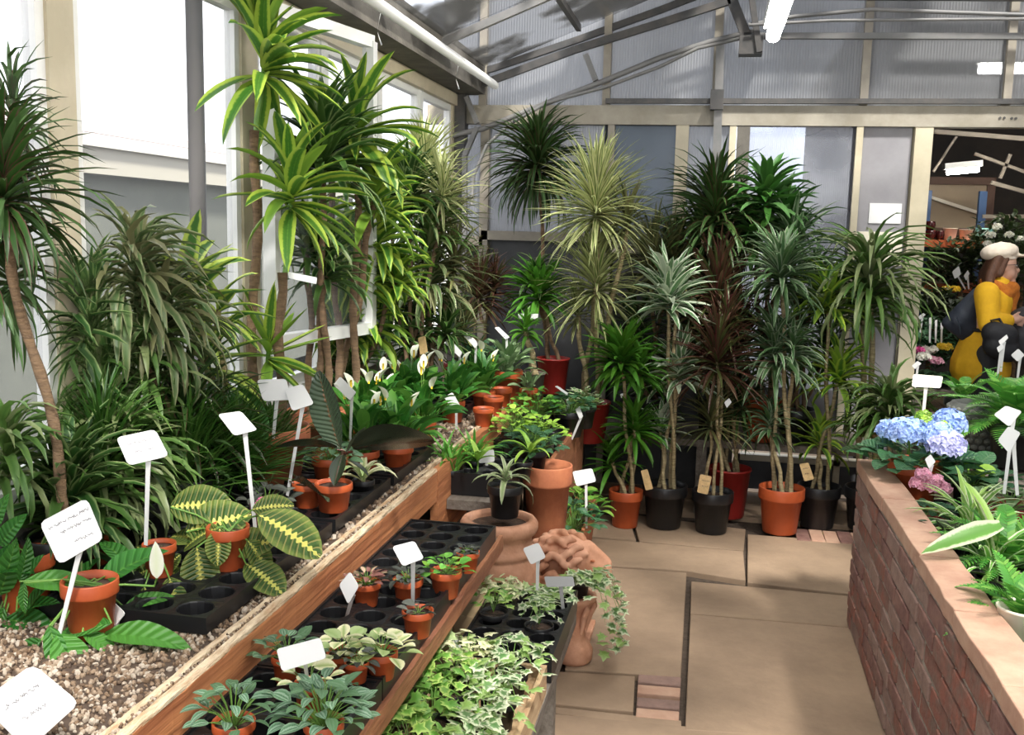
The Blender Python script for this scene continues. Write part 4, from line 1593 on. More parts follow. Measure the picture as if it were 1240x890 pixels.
# ------------------------------------------------------------------ peace lilies in the middle of the upper bench
LM['lily'] = leafmat('leaf_lily', [(0, (.12, .30, .04)), (.12, (.035, .15, .02)), (1, (.045, .18, .025))], var=(.13, .33, .05), varamt=.4)
PL = [(440, 3.5, 'at the near left of the lily group'), (482, 3.62, 'at the near right, behind the long rubber plant leaf'),
      (415, 3.95, 'at the left, behind the tall white sign'), (462, 4.05, 'in the middle of the lily group'), (512, 4.1, 'at the right, over the bench plank'),
      (450, 4.55, 'at the back left of the lily group'), (500, 4.6, 'at the back middle, below the tan tag'), (548, 4.65, 'at the back right, beside the small blank sign'),
      (585, 5.0, 'at the far right end, before the grey-green aglaonema')]
for i, (px, Y, wh) in enumerate(PL):
    b = onY(px, 500, Y)
    o = Vector((max(b.x, -1.42), Y, Z1))
    t = thing('peace_lily', 'peace lily with white spathes ' + wh, 'plant', o, 'peace lilies on the upper bench')
    pot(t, POTO, .062, .105)
    n = 60
    for k in range(n):
        q = (k + .5) / n
        put_leaf(t, 'lily:peace', (R.uniform(-.02, .02), R.uniform(-.02, .02), .09), k * 2.4 + R.uniform(-.3, .3), math.radians(84 - 58 * q + R.uniform(-10, 10)), R.uniform(.13, .26), R.uniform(-.6, .6))
    for k in range(3):
        a = R.uniform(0, 6.28)
        hh = R.uniform(.24, .33)
        tip = Vector((math.cos(a) * .07, math.sin(a) * .07, hh))
        mb = MB()
        mb.tube([(0, 0, .09), tip * .6 + Vector((0, 0, .05)), tip], .0022, 5)
        mb.build('flower_stalk', STEMG, t, smooth=True)
        mb = MB()
        mb.strap(tip, a, 1.2, .075, .034, .7, 6, .3, prof='lance')
        mb.build('spathe', LM['spathe'], t, smooth=True)
        mb = MB()
        mb.tube([tip, tip + Vector((0, 0, .035))], .004, 6)
        mb.build('spadix', LM['yellow'], t, smooth=True)

# two big peace lilies in the left foreground


def big_lily(label, px, pyrim, Y, wpx, leaves, potm=POTO, fam='peace:peacebig', name='peace_lily', z=None, hr=1.05):
    t, o, h, r = potted(label, px, pyrim, Y, wpx, potm, name, hr, z)
    for k, (tx, ty, dY, roll) in enumerate(leaves):
        tipp = onY(tx, ty, Y + dY)
        tipp.x = max(tipp.x, XL + .14)
        tipp -= o
        b = Vector((R.uniform(-.25, .25) * r, R.uniform(-.25, .25) * r, h))
        d = tipp - b
        L = d.length
        az = math.atan2(d.y, d.x)
        el = math.atan2(d.z, math.hypot(d.x, d.y)) + .35
        put_leaf(t, fam, b, az, el, L * 1.08, roll, k % 4)
    return t, o, h, r


t, o, h, r = big_lily('peace lily with big ribbed leaves in an orange pot, front left', 112, 795, 1.95, 78, [], z=ZU)
for (bp, tp, yb, yt, ro, fm) in (((121, 706), (202, 660), 2.0, 2.08, -.5, 'lancew'), ((29, 704), (124, 713), 1.93, 1.95, -.3, 'lance'), ((125, 768), (232, 778), 1.93, 1.93, -.35, 'lance'),
                                 ((70, 768), (109, 850), 1.86, 1.84, .1, 'lancew'), ((135, 755), (60, 775), 1.92, 1.9, .3, 'lance'), ((60, 758), (78, 832), 1.86, 1.83, .2, 'lance'), ((24, 704), (36, 650), 1.95, 1.98, 1.1, 'lance'),
                                 ((30, 706), (28, 745), 1.9, 1.88, 1.0, 'lance'), ((100, 745), (135, 690), 2.05, 2.15, -.3, 'lance'), ((150, 735), (212, 720), 2.08, 2.12, -.4, 'lance'), ((90, 730), (60, 690), 2.05, 2.1, .3, 'lance'),
                                 ((100, 765), (150, 800), 1.9, 1.9, -.2, 'lance'), ((80, 720), (118, 672), 2.08, 2.14, -.8, 'lancew'), ((50, 775), (10, 812), 1.88, 1.86, .2, 'lancew'), ((160, 690), (120, 650), 2.1, 2.16, .4, 'lance')):
    blade(t, o, 'peace:' + fm, bp, tp, yb, yt, Vector((R.uniform(-.3, .3) * r, R.uniform(-.3, .3) * r, h)), ro)
mb = MB()
sp = onY(190, 700, 2.0) - o
mb.tube([(0, 0, h), (sp.x * .5, .03, sp.z * .35 + h * .6), (sp.x * .95, .05, sp.z - .02), sp], .0028, 6)
mb.build('flower_stalk', STEMG, t, smooth=True)
mb = MB()
mb.strap(sp, 2.2, 1.45, .085, .032, .25, 8, .35, prof='lance')
mb.build('spathe', LM['spathe'], t, smooth=True)
t, o, h, r = big_lily('larger peace lily with glossy leaves cut by the left edge of the photo', 18, 800, 2.05, 80, [], z=ZU)
for (bp, tp, ro) in (((5, 750), (68, 764), -.3), ((0, 720), (20, 655), .9), ((-10, 700), (10, 660), .6), ((10, 775), (62, 800), -.2), ((0, 790), (48, 845), 0), ((-20, 740), (-60, 720), .3), ((20, 740), (70, 725), -.4), ((5, 735), (-5, 790), .6),
                     ((30, 745), (62, 700), -.6), ((15, 800), (20, 850), .2), ((25, 720), (50, 670), -.8), ((0, 690), (40, 690), -.3), ((-15, 770), (20, 815), .3), ((30, 790), (62, 838), 0), ((-5, 810), (30, 868), .2), ((35, 765), (85, 790), -.2), ((10, 830), (60, 866), -.2), ((0, 660), (30, 622), .5), ((-10, 640), (8, 600), .7)):
    blade(t, o, 'peace:' + R.choice(('lance', 'lancew')), bp, tp, 1.98, 1.96, Vector((R.uniform(-.3, .3) * r, R.uniform(-.3, .3) * r, h)), ro)
t, o, h, r = big_lily('dark dracaena-like strappy plant behind the written price sign', 60, 680, 2.35, 60,
                      [(75, 540, .05, 0), (10, 560, 0, 0), (130, 560, 0, 0), (-10, 610, 0, 0), (150, 600, 0, 0), (40, 530, -.1, 0), (100, 520, .1, 0), (170, 640, -.05, 0), (0, 650, -.1, 0), (120, 640, -.1, 0)],
                      fam='janet:wide', name='strappy_plant', z=ZU)
crown(t, o, onY(70, 610, 2.35), .2, 'arching', 50)
crown(t, o, onY(115, 595, 2.45), .27, 'arching', 60)
t, o, h, r = potted('grassy dark green tuft in a pot behind the prayer plant', 270, 615, 2.95, 52, POTK, 'potted_grass', z=ZU)
for x in (-.05, .0, .05):
    crown(t, o, o + Vector((x, x * .3, .11)), .27, 'grass', 150, seed=int(x * 100) + 9)
t, o, h, r = potted('second darker grassy tuft left of the tilted price sign', 200, 625, 2.75, 52, POTK, 'potted_grass', z=ZU)
for x in (-.06, .0, .05):
    crown(t, o, o + Vector((x, x * .3, .13)), .30, 'grass', 100, seed=int(x * 100) + 5)
t, o, h, r = potted('small grassy tuft in front of the terracotta pots', 330, 585, 3.3, 40, POTK, 'potted_grass', z=ZU)
crown(t, o, o + Vector((0, 0, .11)), .20, 'grass', 130)
crown(t, o, o + Vector((0.03, 0, .11)), .18, 'olive', 40)


def calathea(label, px, pyrim, Y, wpx, tips, mt=POTO):
    t, o, h, r = potted(label, px, pyrim, Y, wpx, mt, 'prayer_plant', 1.0)
    for k, (tx, ty, dY, roll, w_) in enumerate(tips):
        tp = onY(tx, ty, Y + dY) - o
        root = Vector((R.uniform(-.3, .3) * r, R.uniform(-.3, .3) * r, h))
        blade(t, o, 'calathea:blade', w_, (tx, ty), Y + dY * .5, Y + dY, root, roll, 1.0)
    return t


calathea('prayer plant with yellow-ribbed dark leaves in an orange pot at the bench edge', 277, 706, 2.35, 58,
         [(247, 727, -.10, 0, (238, 663)), (390, 662, -.02, -.35, (314, 624)), (343, 711, -.08, -.2, (298, 683)), (274, 606, .04, .5, (207, 614)), (292, 618, .02, .4, (226, 644)),
          (328, 652, .0, .3, (278, 662)), (353, 606, .06, -.2, (306, 617)), (215, 655, -.02, .5, (262, 640)), (232, 600, .10, .3, (262, 630)), (262, 684, -.08, .2, (266, 640)), (205, 640, .06, .3, (248, 655)), (330, 690, -.02, -.4, (300, 655))])
calathea('shaded prayer plant in an orange pot behind the hanging white spathe', 195, 745, 2.25, 46,
         [(190, 756, -.08, .0, (175, 712)), (150, 700, 0, .4, (180, 690)), (228, 700, .05, -.3, (200, 690)), (165, 655, .08, .1, (190, 685)), (218, 748, -.08, .1, (205, 700)), (150, 740, -.08, .1, (172, 715)), (120, 690, .05, .4, (160, 695)), (215, 670, .05, -.3, (196, 695))])
# rubber plant
t, o, h, r = potted('rubber plant with large dark leaves in a shallow orange pot', 404, 622, 2.93, 50, POTO, 'rubber_plant', .75)
t['label'] = 'rubber plant with large dark burgundy leaves in an orange pot'
c0 = Vector((0, 0, h))
top = onY(416, 545, 2.93) - o
trunk(t, (0, 0, 0), c0, top, .006, TRUNK, 'stem', .003)


def aim(tp, b, fam, var, roll, name='leaf', k=1.05, lift=.08):
    d = tp - b
    az = math.atan2(d.y, d.x)
    el = math.atan2(d.z, math.hypot(d.x, d.y)) + lift
    return put_leaf(t, fam, b, az, el, d.length * k, roll, var, name)


aim(onY(384, 455, 2.98) - o, top - Vector((0, 0, .02)), 'rubberg:rubber', 1, -1.35, lift=.02)
aim(onY(338, 546, 2.85) - o, top, 'rubber:rubber', 1, .5)
aim(onY(524, 547, 2.83) - o, top - Vector((0, 0, .01)), 'rubber:rubber', 1, -.75, lift=.12)
aim(onY(440, 520, 3.02) - o, top - Vector((0, 0, .04)), 'rubberg:rubber', 0, -.9)
aim(onY(405, 585, 2.83) - o, top - Vector((0, 0, .01)), 'rubber:rubber', 0, .1)
aim(onY(445, 575, 2.9) - o, top - Vector((0, 0, .03)), 'rubber:rubber', 0, -.3)
# second dark leaf low left, its own small rubber plant
t, o, h, r = potted('small rubber plant with a grey-green leaf lying over the tray', 372, 612, 2.95, 40, POTO, 'rubber_plant', .8)
top = onY(350, 600, 2.9) - o
aim(onY(398, 606, 2.84) - o, Vector((0, 0, h)) + Vector((-.06, 0, .01)), 'rubberg:rubber', 0, -.7)
aim(onY(345, 612, 2.9) - o, Vector((0, 0, h)), 'rubber:rubber', 1, .4)
# pilea etc
t, o, h, r = potted('pilea with small silvery green leaves in an orange pot behind the rubber plant', 400, 592, 3.2, 48, POTO, 'potted_pilea', .85)
bushy(t, h, r, .085, 'silver:small', 50, .045, .6)
t, o, h, r = potted('pink plastic pot with a dark plant beside the prayer plant', 324, 635, 2.75, 46, POTP, 'potted_plant', 1.0, z=ZU)
bushy(t, h, r, .07, 'darkleaf:small', 18, .05, .6)
t, o, h, r = potted('spider plant with pale arching leaves beside the rubber plant pot', 440, 588, 3.2, 30, POTK, 'spider_plant', .9, z=ZU)
for k in range(10):
    put_leaf(t, 'cream:strap', (0, 0, h), k * .63, math.radians(R.uniform(30, 75)), R.uniform(.12, .2), 0)
# terracotta pots on the upper bench, behind signs
for (px, py, Y, wd, lb) in ((322, 520, 3.95, 46, 'wide terracotta pot behind the two white signs'), (362, 505, 4.1, 52, 'terracotta pot standing right behind the tall rubber leaf')):
    t, o, h, r = potted(lb, px, py, Y, wd, TERR, 'terracotta_pot', .9, cat='pot', z=ZU)
t, o, h, r = potted('round dark green leaf plant below the lime-edged dracaena', 285, 545, 3.0, 34, POTK, 'potted_plant', .9, z=ZU)
put_leaf(t, 'peace:oval', (0, 0, h), 1.2, 1.3, .34, 1.4, 0)
put_leaf(t, 'peace:oval', (0, 0, h), -1.0, .9, .2, 0, 1)
put_leaf(t, 'peace:oval', (0, 0, h), 3.0, .9, .2, 0, 2)
# aglaonemas / ferns at the far end of the upper bench
for (px, py, Y, lb, fam, n) in ((612, 470, 5.35, 'grey-green aglaonema spreading at the far end of the upper bench', 'greyvarp', 46), (575, 462, 5.3, 'darker feathery plant behind the left of the two far signs', 'dark', 34),
                                (640, 486, 5.2, 'small pale leafy plant on the gravel by the far bench edge', 'p', 16)):
    t, o, h, r = potted(lb, px, 490, Y, 42 if n > 20 else 24, POTO, 'leafy_plant', .9, z=ZU)
    LM.setdefault('aglao', leafmat('leaf_aglaonema', [(0, (.20, .32, .14)), (.5, (.28, .38, .20)), (1, (.10, .20, .07))], var=(.12, .22, .08), varamt=.3))
    for k in range(n):
        q = (k + .5) / n
        put_leaf(t, 'aglao:peace' if fam != 'dark' else 'hyleaf:peace', (0, 0, h), k * 2.4, math.radians(80 - 65 * q + R.uniform(-9, 9)), R.uniform(.17, .25) * (1 if n > 20 else .6), R.uniform(-.3, .3))
# small orange pots along the far bench edge
for (px, py, Y, lb) in ((597, 505, 4.9, 'small orange pot standing by the bench edge beyond the lilies'), (607, 492, 5.15, 'small orange pot just behind another at the far bench edge'), (585, 522, 4.6, 'small orange pot nearest of the three at the far bench edge')):
    t, o, h, r = potted(lb, px, py, Y, 27, POTO, 'small_pot', .85, z=ZU, cat='pot')
# empty black trays on the upper bench
tray(-1.53, 3.35, ZU, 4, 5, .105, 'black cell tray under the rubber plant on the upper bench', h=.036, well=.03)
tray(-1.53, 2.78, ZU, 4, 4, .105, 'black cell tray in front of the rubber plant, empty near edge cells', h=.036, well=.03)
tray(-1.53, 2.33, ZU, 4, 3, .105, 'black cell tray under the prayer plants, nearest on the upper bench', h=.036, well=.03)
tray(-1.53, 3.93, ZU, 4, 5, .105, 'black cell tray under the near peace lilies', h=.036, well=.03)
tray(-1.50, 5.25, ZU, 3, 5, .105, 'black cell tray at the far end of the upper bench', h=.036, well=.03)

# ------------------------------------------------------------------ lower bench: cell trays and small pots
ZT = ZLW
tx0 = XU + .022
C3 = .0995
tray(tx0, 3.30, ZT, 3, 6, C3, 'black cell tray at the far end of the lower bench')
tray(tx0, 2.68, ZT, 3, 6, C3, 'black cell tray in the middle of the lower bench')
tray(tx0, 2.06, ZT, 3, 6, C3, 'black cell tray nearest the camera on the lower bench')


def small(label, px, py, wpx, mt, fam, n, rad, size, name='potted_seedling', up=.6, zr=None, hr=.85, Y=None):
    zr = zr or ZT + .108
    p = onZ(px, py, zr)
    t, o, h, r = potted(label, px, py, p.y, wpx, mt, name, hr)
    if n:
        bushy(t, h, r, rad, fam, n, size, up)
    return t, o, h, r


small('small pot with pink and green mottled leaves beside the diamond-turned sign', 444, 704, 38, POTO, 'pinkleaf:small', 26, .045, .035)
small('small orange pot of dark leaves behind the middle sign', 494, 700, 40, POTO, 'darkleaf:small', 26, .045, .035)
small('small orange pot with a few dark leaves and the sign stake standing in it', 506, 738, 42, POTO, 'darkleaf:small', 8, .035, .04, up=.4)
small('small pot of fresh green rounded leaves right of the middle sign', 540, 690, 42, POTO, 'fresh:round', 22, .06, .035)
small('small orange pot with a grey cushion plant near the tray corner', 566, 667, 32, POTO, 'darkleaf:round', 30, .03, .022, up=.5)
small('small pot of cream variegated leaves left of the middle', 415, 788, 44, POTO, 'cream:round', 20, .055, .042)
small('small pot of pale mint and cream leaves at the tray edge', 462, 788, 44, POTO, 'cream:round', 22, .06, .042)
small('small orange pot with grey-veined leaves below the plank', 348, 792, 44, POTO, 'silver:round', 26, .065, .038)
small('small orange pot with pale cream leaves behind the blank white sign', 375, 826, 44, POTO, 'cream:round', 14, .055, .042)
small('small orange pot with silvery striped leaves beside the plank, front', 283, 872, 60, POTO, 'silver:small', 34, .07, .042, up=1.0)
small('small orange pot with dense silver-striped foliage, lowest in the photo', 392, 872, 56, POTO, 'silver:small', 60, .085, .042, up=.8)
small('small orange pot with dark curled leaves below the middle of the tray', 432, 800, 34, POTO, 'darkleaf:small', 20, .04, .032)
# tray of mixed young plants standing higher at the end of the lower bench
tray(-1.003, 4.28, ZLW, 2, 4, .1, 'deep black tray of spider plants and young foliage beyond the lower bench end', h=.09, well=.08)
for (px, py, Y, lb, n, L) in ((545, 628, 3.92, 'bright green spider-like seedlings at the left of the deep black tray', 46, .19), (575, 618, 4.1, 'upright green seedlings in the middle of the deep black tray', 36, .17)):
    t, o, h, r = potted(lb, px, py, Y, 34, POTK, 'young_palm', .8, z=ZLW + .012)
    mb = MB()
    for k in range(n):
        b = (R.uniform(-.035, .035), R.uniform(-.035, .035), h)
        mb.strap(b, k * 2.4, math.radians(R.uniform(35, 88)), L * R.uniform(.7, 1.15), .015, math.radians(R.uniform(40, 110)), 6, .25, R.random())
    mb.build('foliage', LM['fresh'], t, smooth=True, kind='stuff')


def tall_seedling(label, pb, pt, Y, leafm, n, L):
    t, o, h, r = potted(label, pb[0], pb[1], Y, 26, POTK, 'tall_seedling', .8, z=ZLW + .012)
    tp = onY(*pt, Y) - o
    mb = MB()
    mb.tube([(0, 0, h), tp], [.005, .004], 6)
    mb.build('stem', STEMG, t, smooth=True)
    for k in range(n):
        put_leaf(t, leafm, tp, k * 2.4, math.radians(75 - 60 * k / n), L * R.uniform(.8, 1.1), 0)
    return t


tall_seedling('tall seedling with yellow-green top before the small white card', (577, 625), (579, 558), 3.95, 'limeleaf:wide', 7, .12)
tall_seedling('tall pale-stemmed seedling with drooping narrow leaves', (632, 605), (642, 548), 4.2, 'limeleaf:strap', 8, .16)
# foliage masses over the narrow lower bench
for (px, py, Y, wd, lb, fam, n, rad, size) in (
        (625, 555, 4.65, 40, 'lime green bushy plant below the bench plank', 'limeleaf:round', 70, .14, .04),
        (655, 560, 4.6, 36, 'yellow-green trailing plant at the edge of the far lower bench', 'limeleaf:round', 60, .12, .036),
        (648, 510, 5.1, 40, 'green bushy plant just under the far end of the bench plank', 'fresh:round', 70, .14, .045),
        (690, 505, 5.2, 40, 'dark green leafy plant by the tilted narrow sign', 'hyleaf:round', 60, .13, .05),
        (705, 490, 5.45, 36, 'pale variegated trailing plant hanging over the far bench end', 'ivy:ivy', 60, .12, .035),
        (645, 590, 4.35, 36, 'deep green bush left of the tall terracotta pot', 'hyleaf:small', 60, .11, .06)):
    t, o, h, r = potted(lb, px, py, Y, wd, POTK, 'bushy_plant', .8, z=ZLW)
    bushy(t, h, r, rad, fam, n, size, .7)
tray(-1.003, 5.30, ZLW, 3, 6, .1, 'black cell tray on the far part of the lower bench')
# bromeliad on the urn
t, o, h, r = potted('bromeliad with thick grey-green recurved leaves in a black pot on the urn rim', 611, 632, 3.65, 46, POTK, 'potted_bromeliad', .9, z=.595)
for k in range(15):
    q = k / 15
    put_leaf(t, 'brom:strap', (0, 0, h + .02 + .03 * q), k * 2.4, math.radians(10 + 75 * q), .15 * (1.1 - .45 * q), 0)

# ------------------------------------------------------------------ terracotta: urn, pot, trough, lion
p = onY(604, 650, 3.65)
u = thing('terracotta_urn', 'large ringed pale terracotta urn standing beside the lower bench', 'urn', (p.x, 3.65, 0))
mb = MB()
mb.lathe([(.10, 0), (.115, .01), (.12, .05), (.10, .07), (.105, .10), (.135, .16), (.158, .25), (.165, .33), (.155, .40), (.135, .435), (.130, .445), (.142, .452), (.143, .47), (.132, .48), (.128, .52), (.145, .535), (.152, .55), (.152, .57), (.142, .585), (.12, .588), (.115, .57), (.11, .54)], n=36)
mb.build('body', TERRP, u, smooth=True)
mb = MB()
mb.disc((0, 0, .56), .116)
mb.build('soil', SOIL, u)
p = onY(663, 583, 4.36)
t = thing('terracotta_pot', 'tall plain terracotta pot standing behind the urn', 'pot', (p.x, 4.36, .28))
pot(t, TERR, .113, .36, style='rim', soil=False)
mb = MB()
mb.box((p.x - .13, 4.23, 0), (p.x + .10, 4.48, .278))
tag(mb.build('black_crate', POTK, bevel=.01), 'dark upturned crate under the tall terracotta pot', 'crate')
# trough
p0, p1 = onZ(728, 664, 0), onZ(738, 655, 0)
tt = thing('terracotta_trough', 'long terracotta trough with green plants on the paving before the back pots', 'trough', (-.66, 4.85, 0))
mb = MB((-.66, 4.85, 0))
x0, x1, y0, y1, hh = -.672, -.545, 4.62, 5.3, .24
o_ = .02
th = .018


def frus(mb, x0, x1, y0, y1, z0, z1, e):
    v = [(x0 + e, y0 + e, z0), (x1 - e, y0 + e, z0), (x1 - e, y1 - e, z0), (x0 + e, y1 - e, z0), (x0, y0, z1), (x1, y0, z1), (x1, y1, z1), (x0, y1, z1)]
    i = th
    v += [(x0 + i, y0 + i, z1), (x1 - i, y0 + i, z1), (x1 - i, y1 - i, z1), (x0 + i, y1 - i, z1), (x0 + i, y0 + i, z1 - .04), (x1 - i, y0 + i, z1 - .04), (x1 - i, y1 - i, z1 - .04), (x0 + i, y1 - i, z1 - .04)]
    f = [(3, 2, 1, 0)]
    for k in range(4):
        k2 = (k + 1) % 4
        f += [(k, k2, 4 + k2, 4 + k), (4 + k, 4 + k2, 8 + k2, 8 + k), (8 + k, 8 + k2, 12 + k2, 12 + k)]
    f.append((12, 13, 14, 15))
    mb.add(v, f)


frus(mb, x0, x1, y0, y1, 0, hh, .025)
mb.build('body', TERR, tt, bevel=.005)
mb = MB((-.66, 4.85, 0))
mb.box((x0 + .02, y0 + .02, hh - .045), (x1 - .02, y1 - .02, hh - .03))
mb.build('soil', SOIL, tt)
for (yy, fam, lb) in ((5.05, 'fresh:small', 'fresh green leafy plant at the far end of the terracotta trough'), (4.75, 'hyleaf:small', 'darker leafy plant at the near end of the terracotta trough')):
    q = thing('trough_plant', lb, 'plant', (-.61, yy, hh - .03))
    bushy(q, .0, .08, .13, fam, 55, .07, .9)

# lion
LX, LYY = -.575, 3.99
LS = 1.2
lion = thing('lion_statue', 'seated terracotta lion statue facing the aisle behind the trailing ivy', 'statue', (LX, LYY, 0))
hc = (onY(690, 676, LYY) - Vector((LX, LYY, 0))) / LS
X_ = hc.x
parts = [
    ((-.07, 0, .09), .085, (-.05, 0, hc.z - .13), .07), ((-.05, 0, hc.z - .13), .07, (X_ - .02, 0, hc.z - .04), .07),
    ((-.07, .07, .07), .07, (-.01, .08, .03), .03), ((-.07, -.07, .07), .07, (-.01, -.08, .03), .03),
    ((.02, .045, .18), .035, (.05, .045, .04), .028), ((.02, -.045, .18), .035, (.05, -.045, .04), .028),
    ((.055, .045, .025), .028, (.09, .045, .022), .024), ((.055, -.045, .025), .028, (.09, -.045, .022), .024),
    ((X_, 0, hc.z), (.085, .075, .085), None, None),
    ((X_ + .055, 0, hc.z - .015), .052, (X_ + .115, 0, hc.z - .035), .036),
    ((X_ + .07, 0, hc.z - .07), .03, (X_ + .11, 0, hc.z - .072), .024),
    ((X_ + .06, 0, hc.z + .045), .028, (X_ + .13, 0, hc.z + .0), .017),
    ((X_ + .135, 0, hc.z - .008), (.014, .022, .014), None, None),
    ((X_ + .045, .045, hc.z + .035), (.03, .018, .014), None, None), ((X_ + .045, -.045, hc.z + .035), (.03, .018, .014), None, None),
    ((-.10, .03, .05), .02, (-.17, .05, .03), .018),
]
blob('body', parts, TERRP, lion, .008, 2)
mp = [((X_ - .05, 0, hc.z - .01), (.07, .078, .085), None, None), ((X_ - .06, 0, hc.z - .12), (.07, .075, .09), None, None)]
rr = random.Random(4)
for ring in range(7):
    nk = 11
    for k in range(nk):
        a = 2 * PI * (k + .5 * (ring % 2)) / nk
        x = X_ + .045 - ring * .028
        rad = (.078, .094, .103, .106, .100, .086, .060)[ring]
        out = Vector((0, math.sin(a), math.cos(a)))
        p0 = Vector((x, 0, hc.z - .010 - ring * .008)) + out * rad
        tw = Vector((0, -math.cos(a), math.sin(a))) * rr.choice((-1, 1))
        pts_ = [p0, p0 + Vector((-.014, 0, 0)) + out * .012 + tw * .008, p0 + Vector((-.030, 0, -.002)) + out * .010 + tw * .020, p0 + Vector((-.040, 0, -.006)) - out * .004 + tw * .016]
        rd_ = (.010, .014, .013, .006)
        for q in range(3):
            mp.append((pts_[q], rd_[q], pts_[q + 1], rd_[q + 1]))
for k in range(26):
    a = -1.3 + 2.6 * rr.random()
    z = hc.z - .08 - rr.random() * .14
    p0 = Vector((X_ - .03 + .065 * math.cos(a), .088 * math.sin(a), z))
    p1 = p0 + Vector((.006, rr.uniform(-.014, .014), -.026))
    mp += [(p0, .011, p1, .014), (p1, .014, p1 + Vector((-.008, rr.uniform(-.012, .012), -.024)), .006)]
blob('mane', mp, TERRP, lion, .0045, 1)
for s in (-1, 1):
    mb = MB()
    c = Vector((X_ + .085, s * .043, hc.z + .012))
    mb.add([c + Vector((v.x * .009, v.y * .005, v.z * .006)) for v in IV], IF)
    mb.build('eye', TERR, lion, smooth=True)
for ch in lion.children:
    ch.scale = (LS,) * 3
pl_ = MB()
pl_.box((-.2, -.13, 0), (.16, .13, .022))
pl_.build('plinth', TERRP, lion, bevel=.005)

# ------------------------------------------------------------------ ivy table
ZI = .315
tb_ = thing('ivy_shelf', 'low wooden shelf carrying the black ivy tray and ivy crate', 'shelf', (-.65, 3, 0))
mb = MB((-.65, 3, 0))
mb.box((-.72, 1.9, ZI - .05), (-.42, 3.46, ZI - .003))
mb.build('top', WOODG, tb_)
for y in (1.95, 3.0):
    for x in (-.69, -.45):
        mb = MB((-.65, 3, 0))
        mb.box((x - .025, y - .025, 0), (x + .025, y + .025, ZI - .05))
        mb.build('leg', WOODG, tb_)
tray(-.717, 3.45, ZI, 3, 6, .097, 'glossy black tray with empty round cells beside the lion', h=.075, well=.07)
crt = thing('ivy_crate', 'pale wooden crate full of ivy at the bottom of the photo', 'crate', (-.64, 2.5, ZI))
for (a, b) in (((-.717, 1.95, 0), (-.702, 2.79, .09)), ((-.437, 1.95, 0), (-.422, 2.79, .09)), ((-.702, 1.95, 0), (-.437, 1.965, .09)), ((-.702, 2.775, 0), (-.437, 2.79, .09))):
    mb = MB((-.64, 2.5, 0))
    mb.box(a, b)
    mb.build('side_board', WOODL, crt)
mb = MB((-.64, 2.5, 0))
mb.box((-.702, 1.965, 0), (-.437, 2.775, .02))
mb.build('base_board', WOODL, crt)


def ivy(label, x, y, z, n, rad, size, fam, potm=POTK, hang=None, group='ivy plants in the crate and tray', h=.09, rise=.085):
    t = thing('potted_ivy', label, 'plant', (x, y, z), group)
    pot(t, potm, .05, h)
    mb = MB()
    ns = 9
    per = n // ns
    for s in range(ns):
        az = s * 2 * PI / ns + R.uniform(-.3, .3)
        if hang and s < hang[1]:
            az = hang[0] + R.uniform(-.5, .5)
            L, dz = rad * 1.15, hang[2]
        else:
            L, dz = rad * R.uniform(.6, 1.2), 0
        pts = []
        for k in range(per + 1):
            q = k / per
            x_ = math.cos(az) * L * min(1, q * 1.4 if dz else q)
            y_ = math.sin(az) * L * min(1, q * 1.4 if dz else q)
            z_ = h + rise * math.sin(min(1, q * 1.3) * PI * .75) * R.uniform(.8, 1.2) - (dz * max(0, q - .45) / .55 if dz else .02 * q)
            pts.append(Vector((x_, y_, z_)))
            if k:
                s_ = size * R.uniform(.7, 1.2)
                put_leaf(t, fam, pts[-1] + Vector((R.uniform(-.012, .012), R.uniform(-.012, .012), .008)), az + R.uniform(-1.4, 1.4), R.uniform(-.7, .3), s_, R.uniform(-.5, .5))
        mb.tube(pts, .0012, 3, cap=False)
    mb.build('stems', STEMG, t, smooth=True, kind='stuff')
    return t


iv = [(-.65, 2.68, 'cream:ivy', 'brownish cream ivy at the back left of the crate below the narrow sign'), (-.51, 2.68, 'ivy:ivy', 'silvery ivy at the back right corner of the crate'),
      (-.65, 2.52, 'ivyg:ivy', 'yellow-green ivy at the left of the crate beside the bench edge'), (-.51, 2.51, 'ivy:ivy', 'pale variegated ivy in the middle right of the crate'),
      (-.65, 2.34, 'ivyg:ivy', 'bright green ivy in the crate, at the lower left beside the bench'), (-.51, 2.34, 'ivy:ivy', 'pale ivy spilling over the right side of the crate, front'),
      (-.65, 2.16, 'ivyg:ivy', 'green ivy in the crate just below the frame, left'), (-.51, 2.16, 'ivy:ivy', 'variegated ivy in the crate just below the frame, right')]
for x, y, fam, lb in iv:
    ivy(lb, x, y, ZI + .022, 54, .105, .042, fam)
# ivies in the tray and around the lion
ivy('cream variegated ivy trailing down from the carved planter to the paving', -.45, 3.72, .275, 126, .15, .046, 'ivy:ivy', hang=(-.3, 6, .27), group=None, h=.07, rise=.045)
ivy('white-edged ivy in the tray around the light grey sign', -.53, 3.37, ZI + .005, 90, .13, .046, 'ivy:ivy', h=.07, rise=.03)
ivy('pale ivy sprig by the left white sign beside the urn', -.66, 3.37, ZI + .005, 54, .10, .038, 'cream:ivy', h=.07, rise=.05)
ivy('small yellow-green ivy sprig in the left of the black tray', -.67, 3.17, ZI + .01, 18, .05, .034, 'ivyg:ivy', h=.075)
ivy('sparse ivy with small leaves in the right cells of the black tray', -.50, 3.10, ZI + .01, 18, .06, .030, 'ivy:ivy', h=.075)
cp = thing('carved_planter', 'carved pale terracotta planter foot under the trailing ivy beside the tray', 'planter', (-.46, 3.74, 0))
mb = MB()
mb.lathe([(.066, 0), (.074, .012), (.076, .05), (.062, .075), (.046, .10), (.040, .15), (.045, .19), (.062, .23), (.08, .25), (.084, .26), (.084, .272), (.07, .273), (.066, .26)], n=24)
mb.build('body', TERRP, cp, smooth=True)
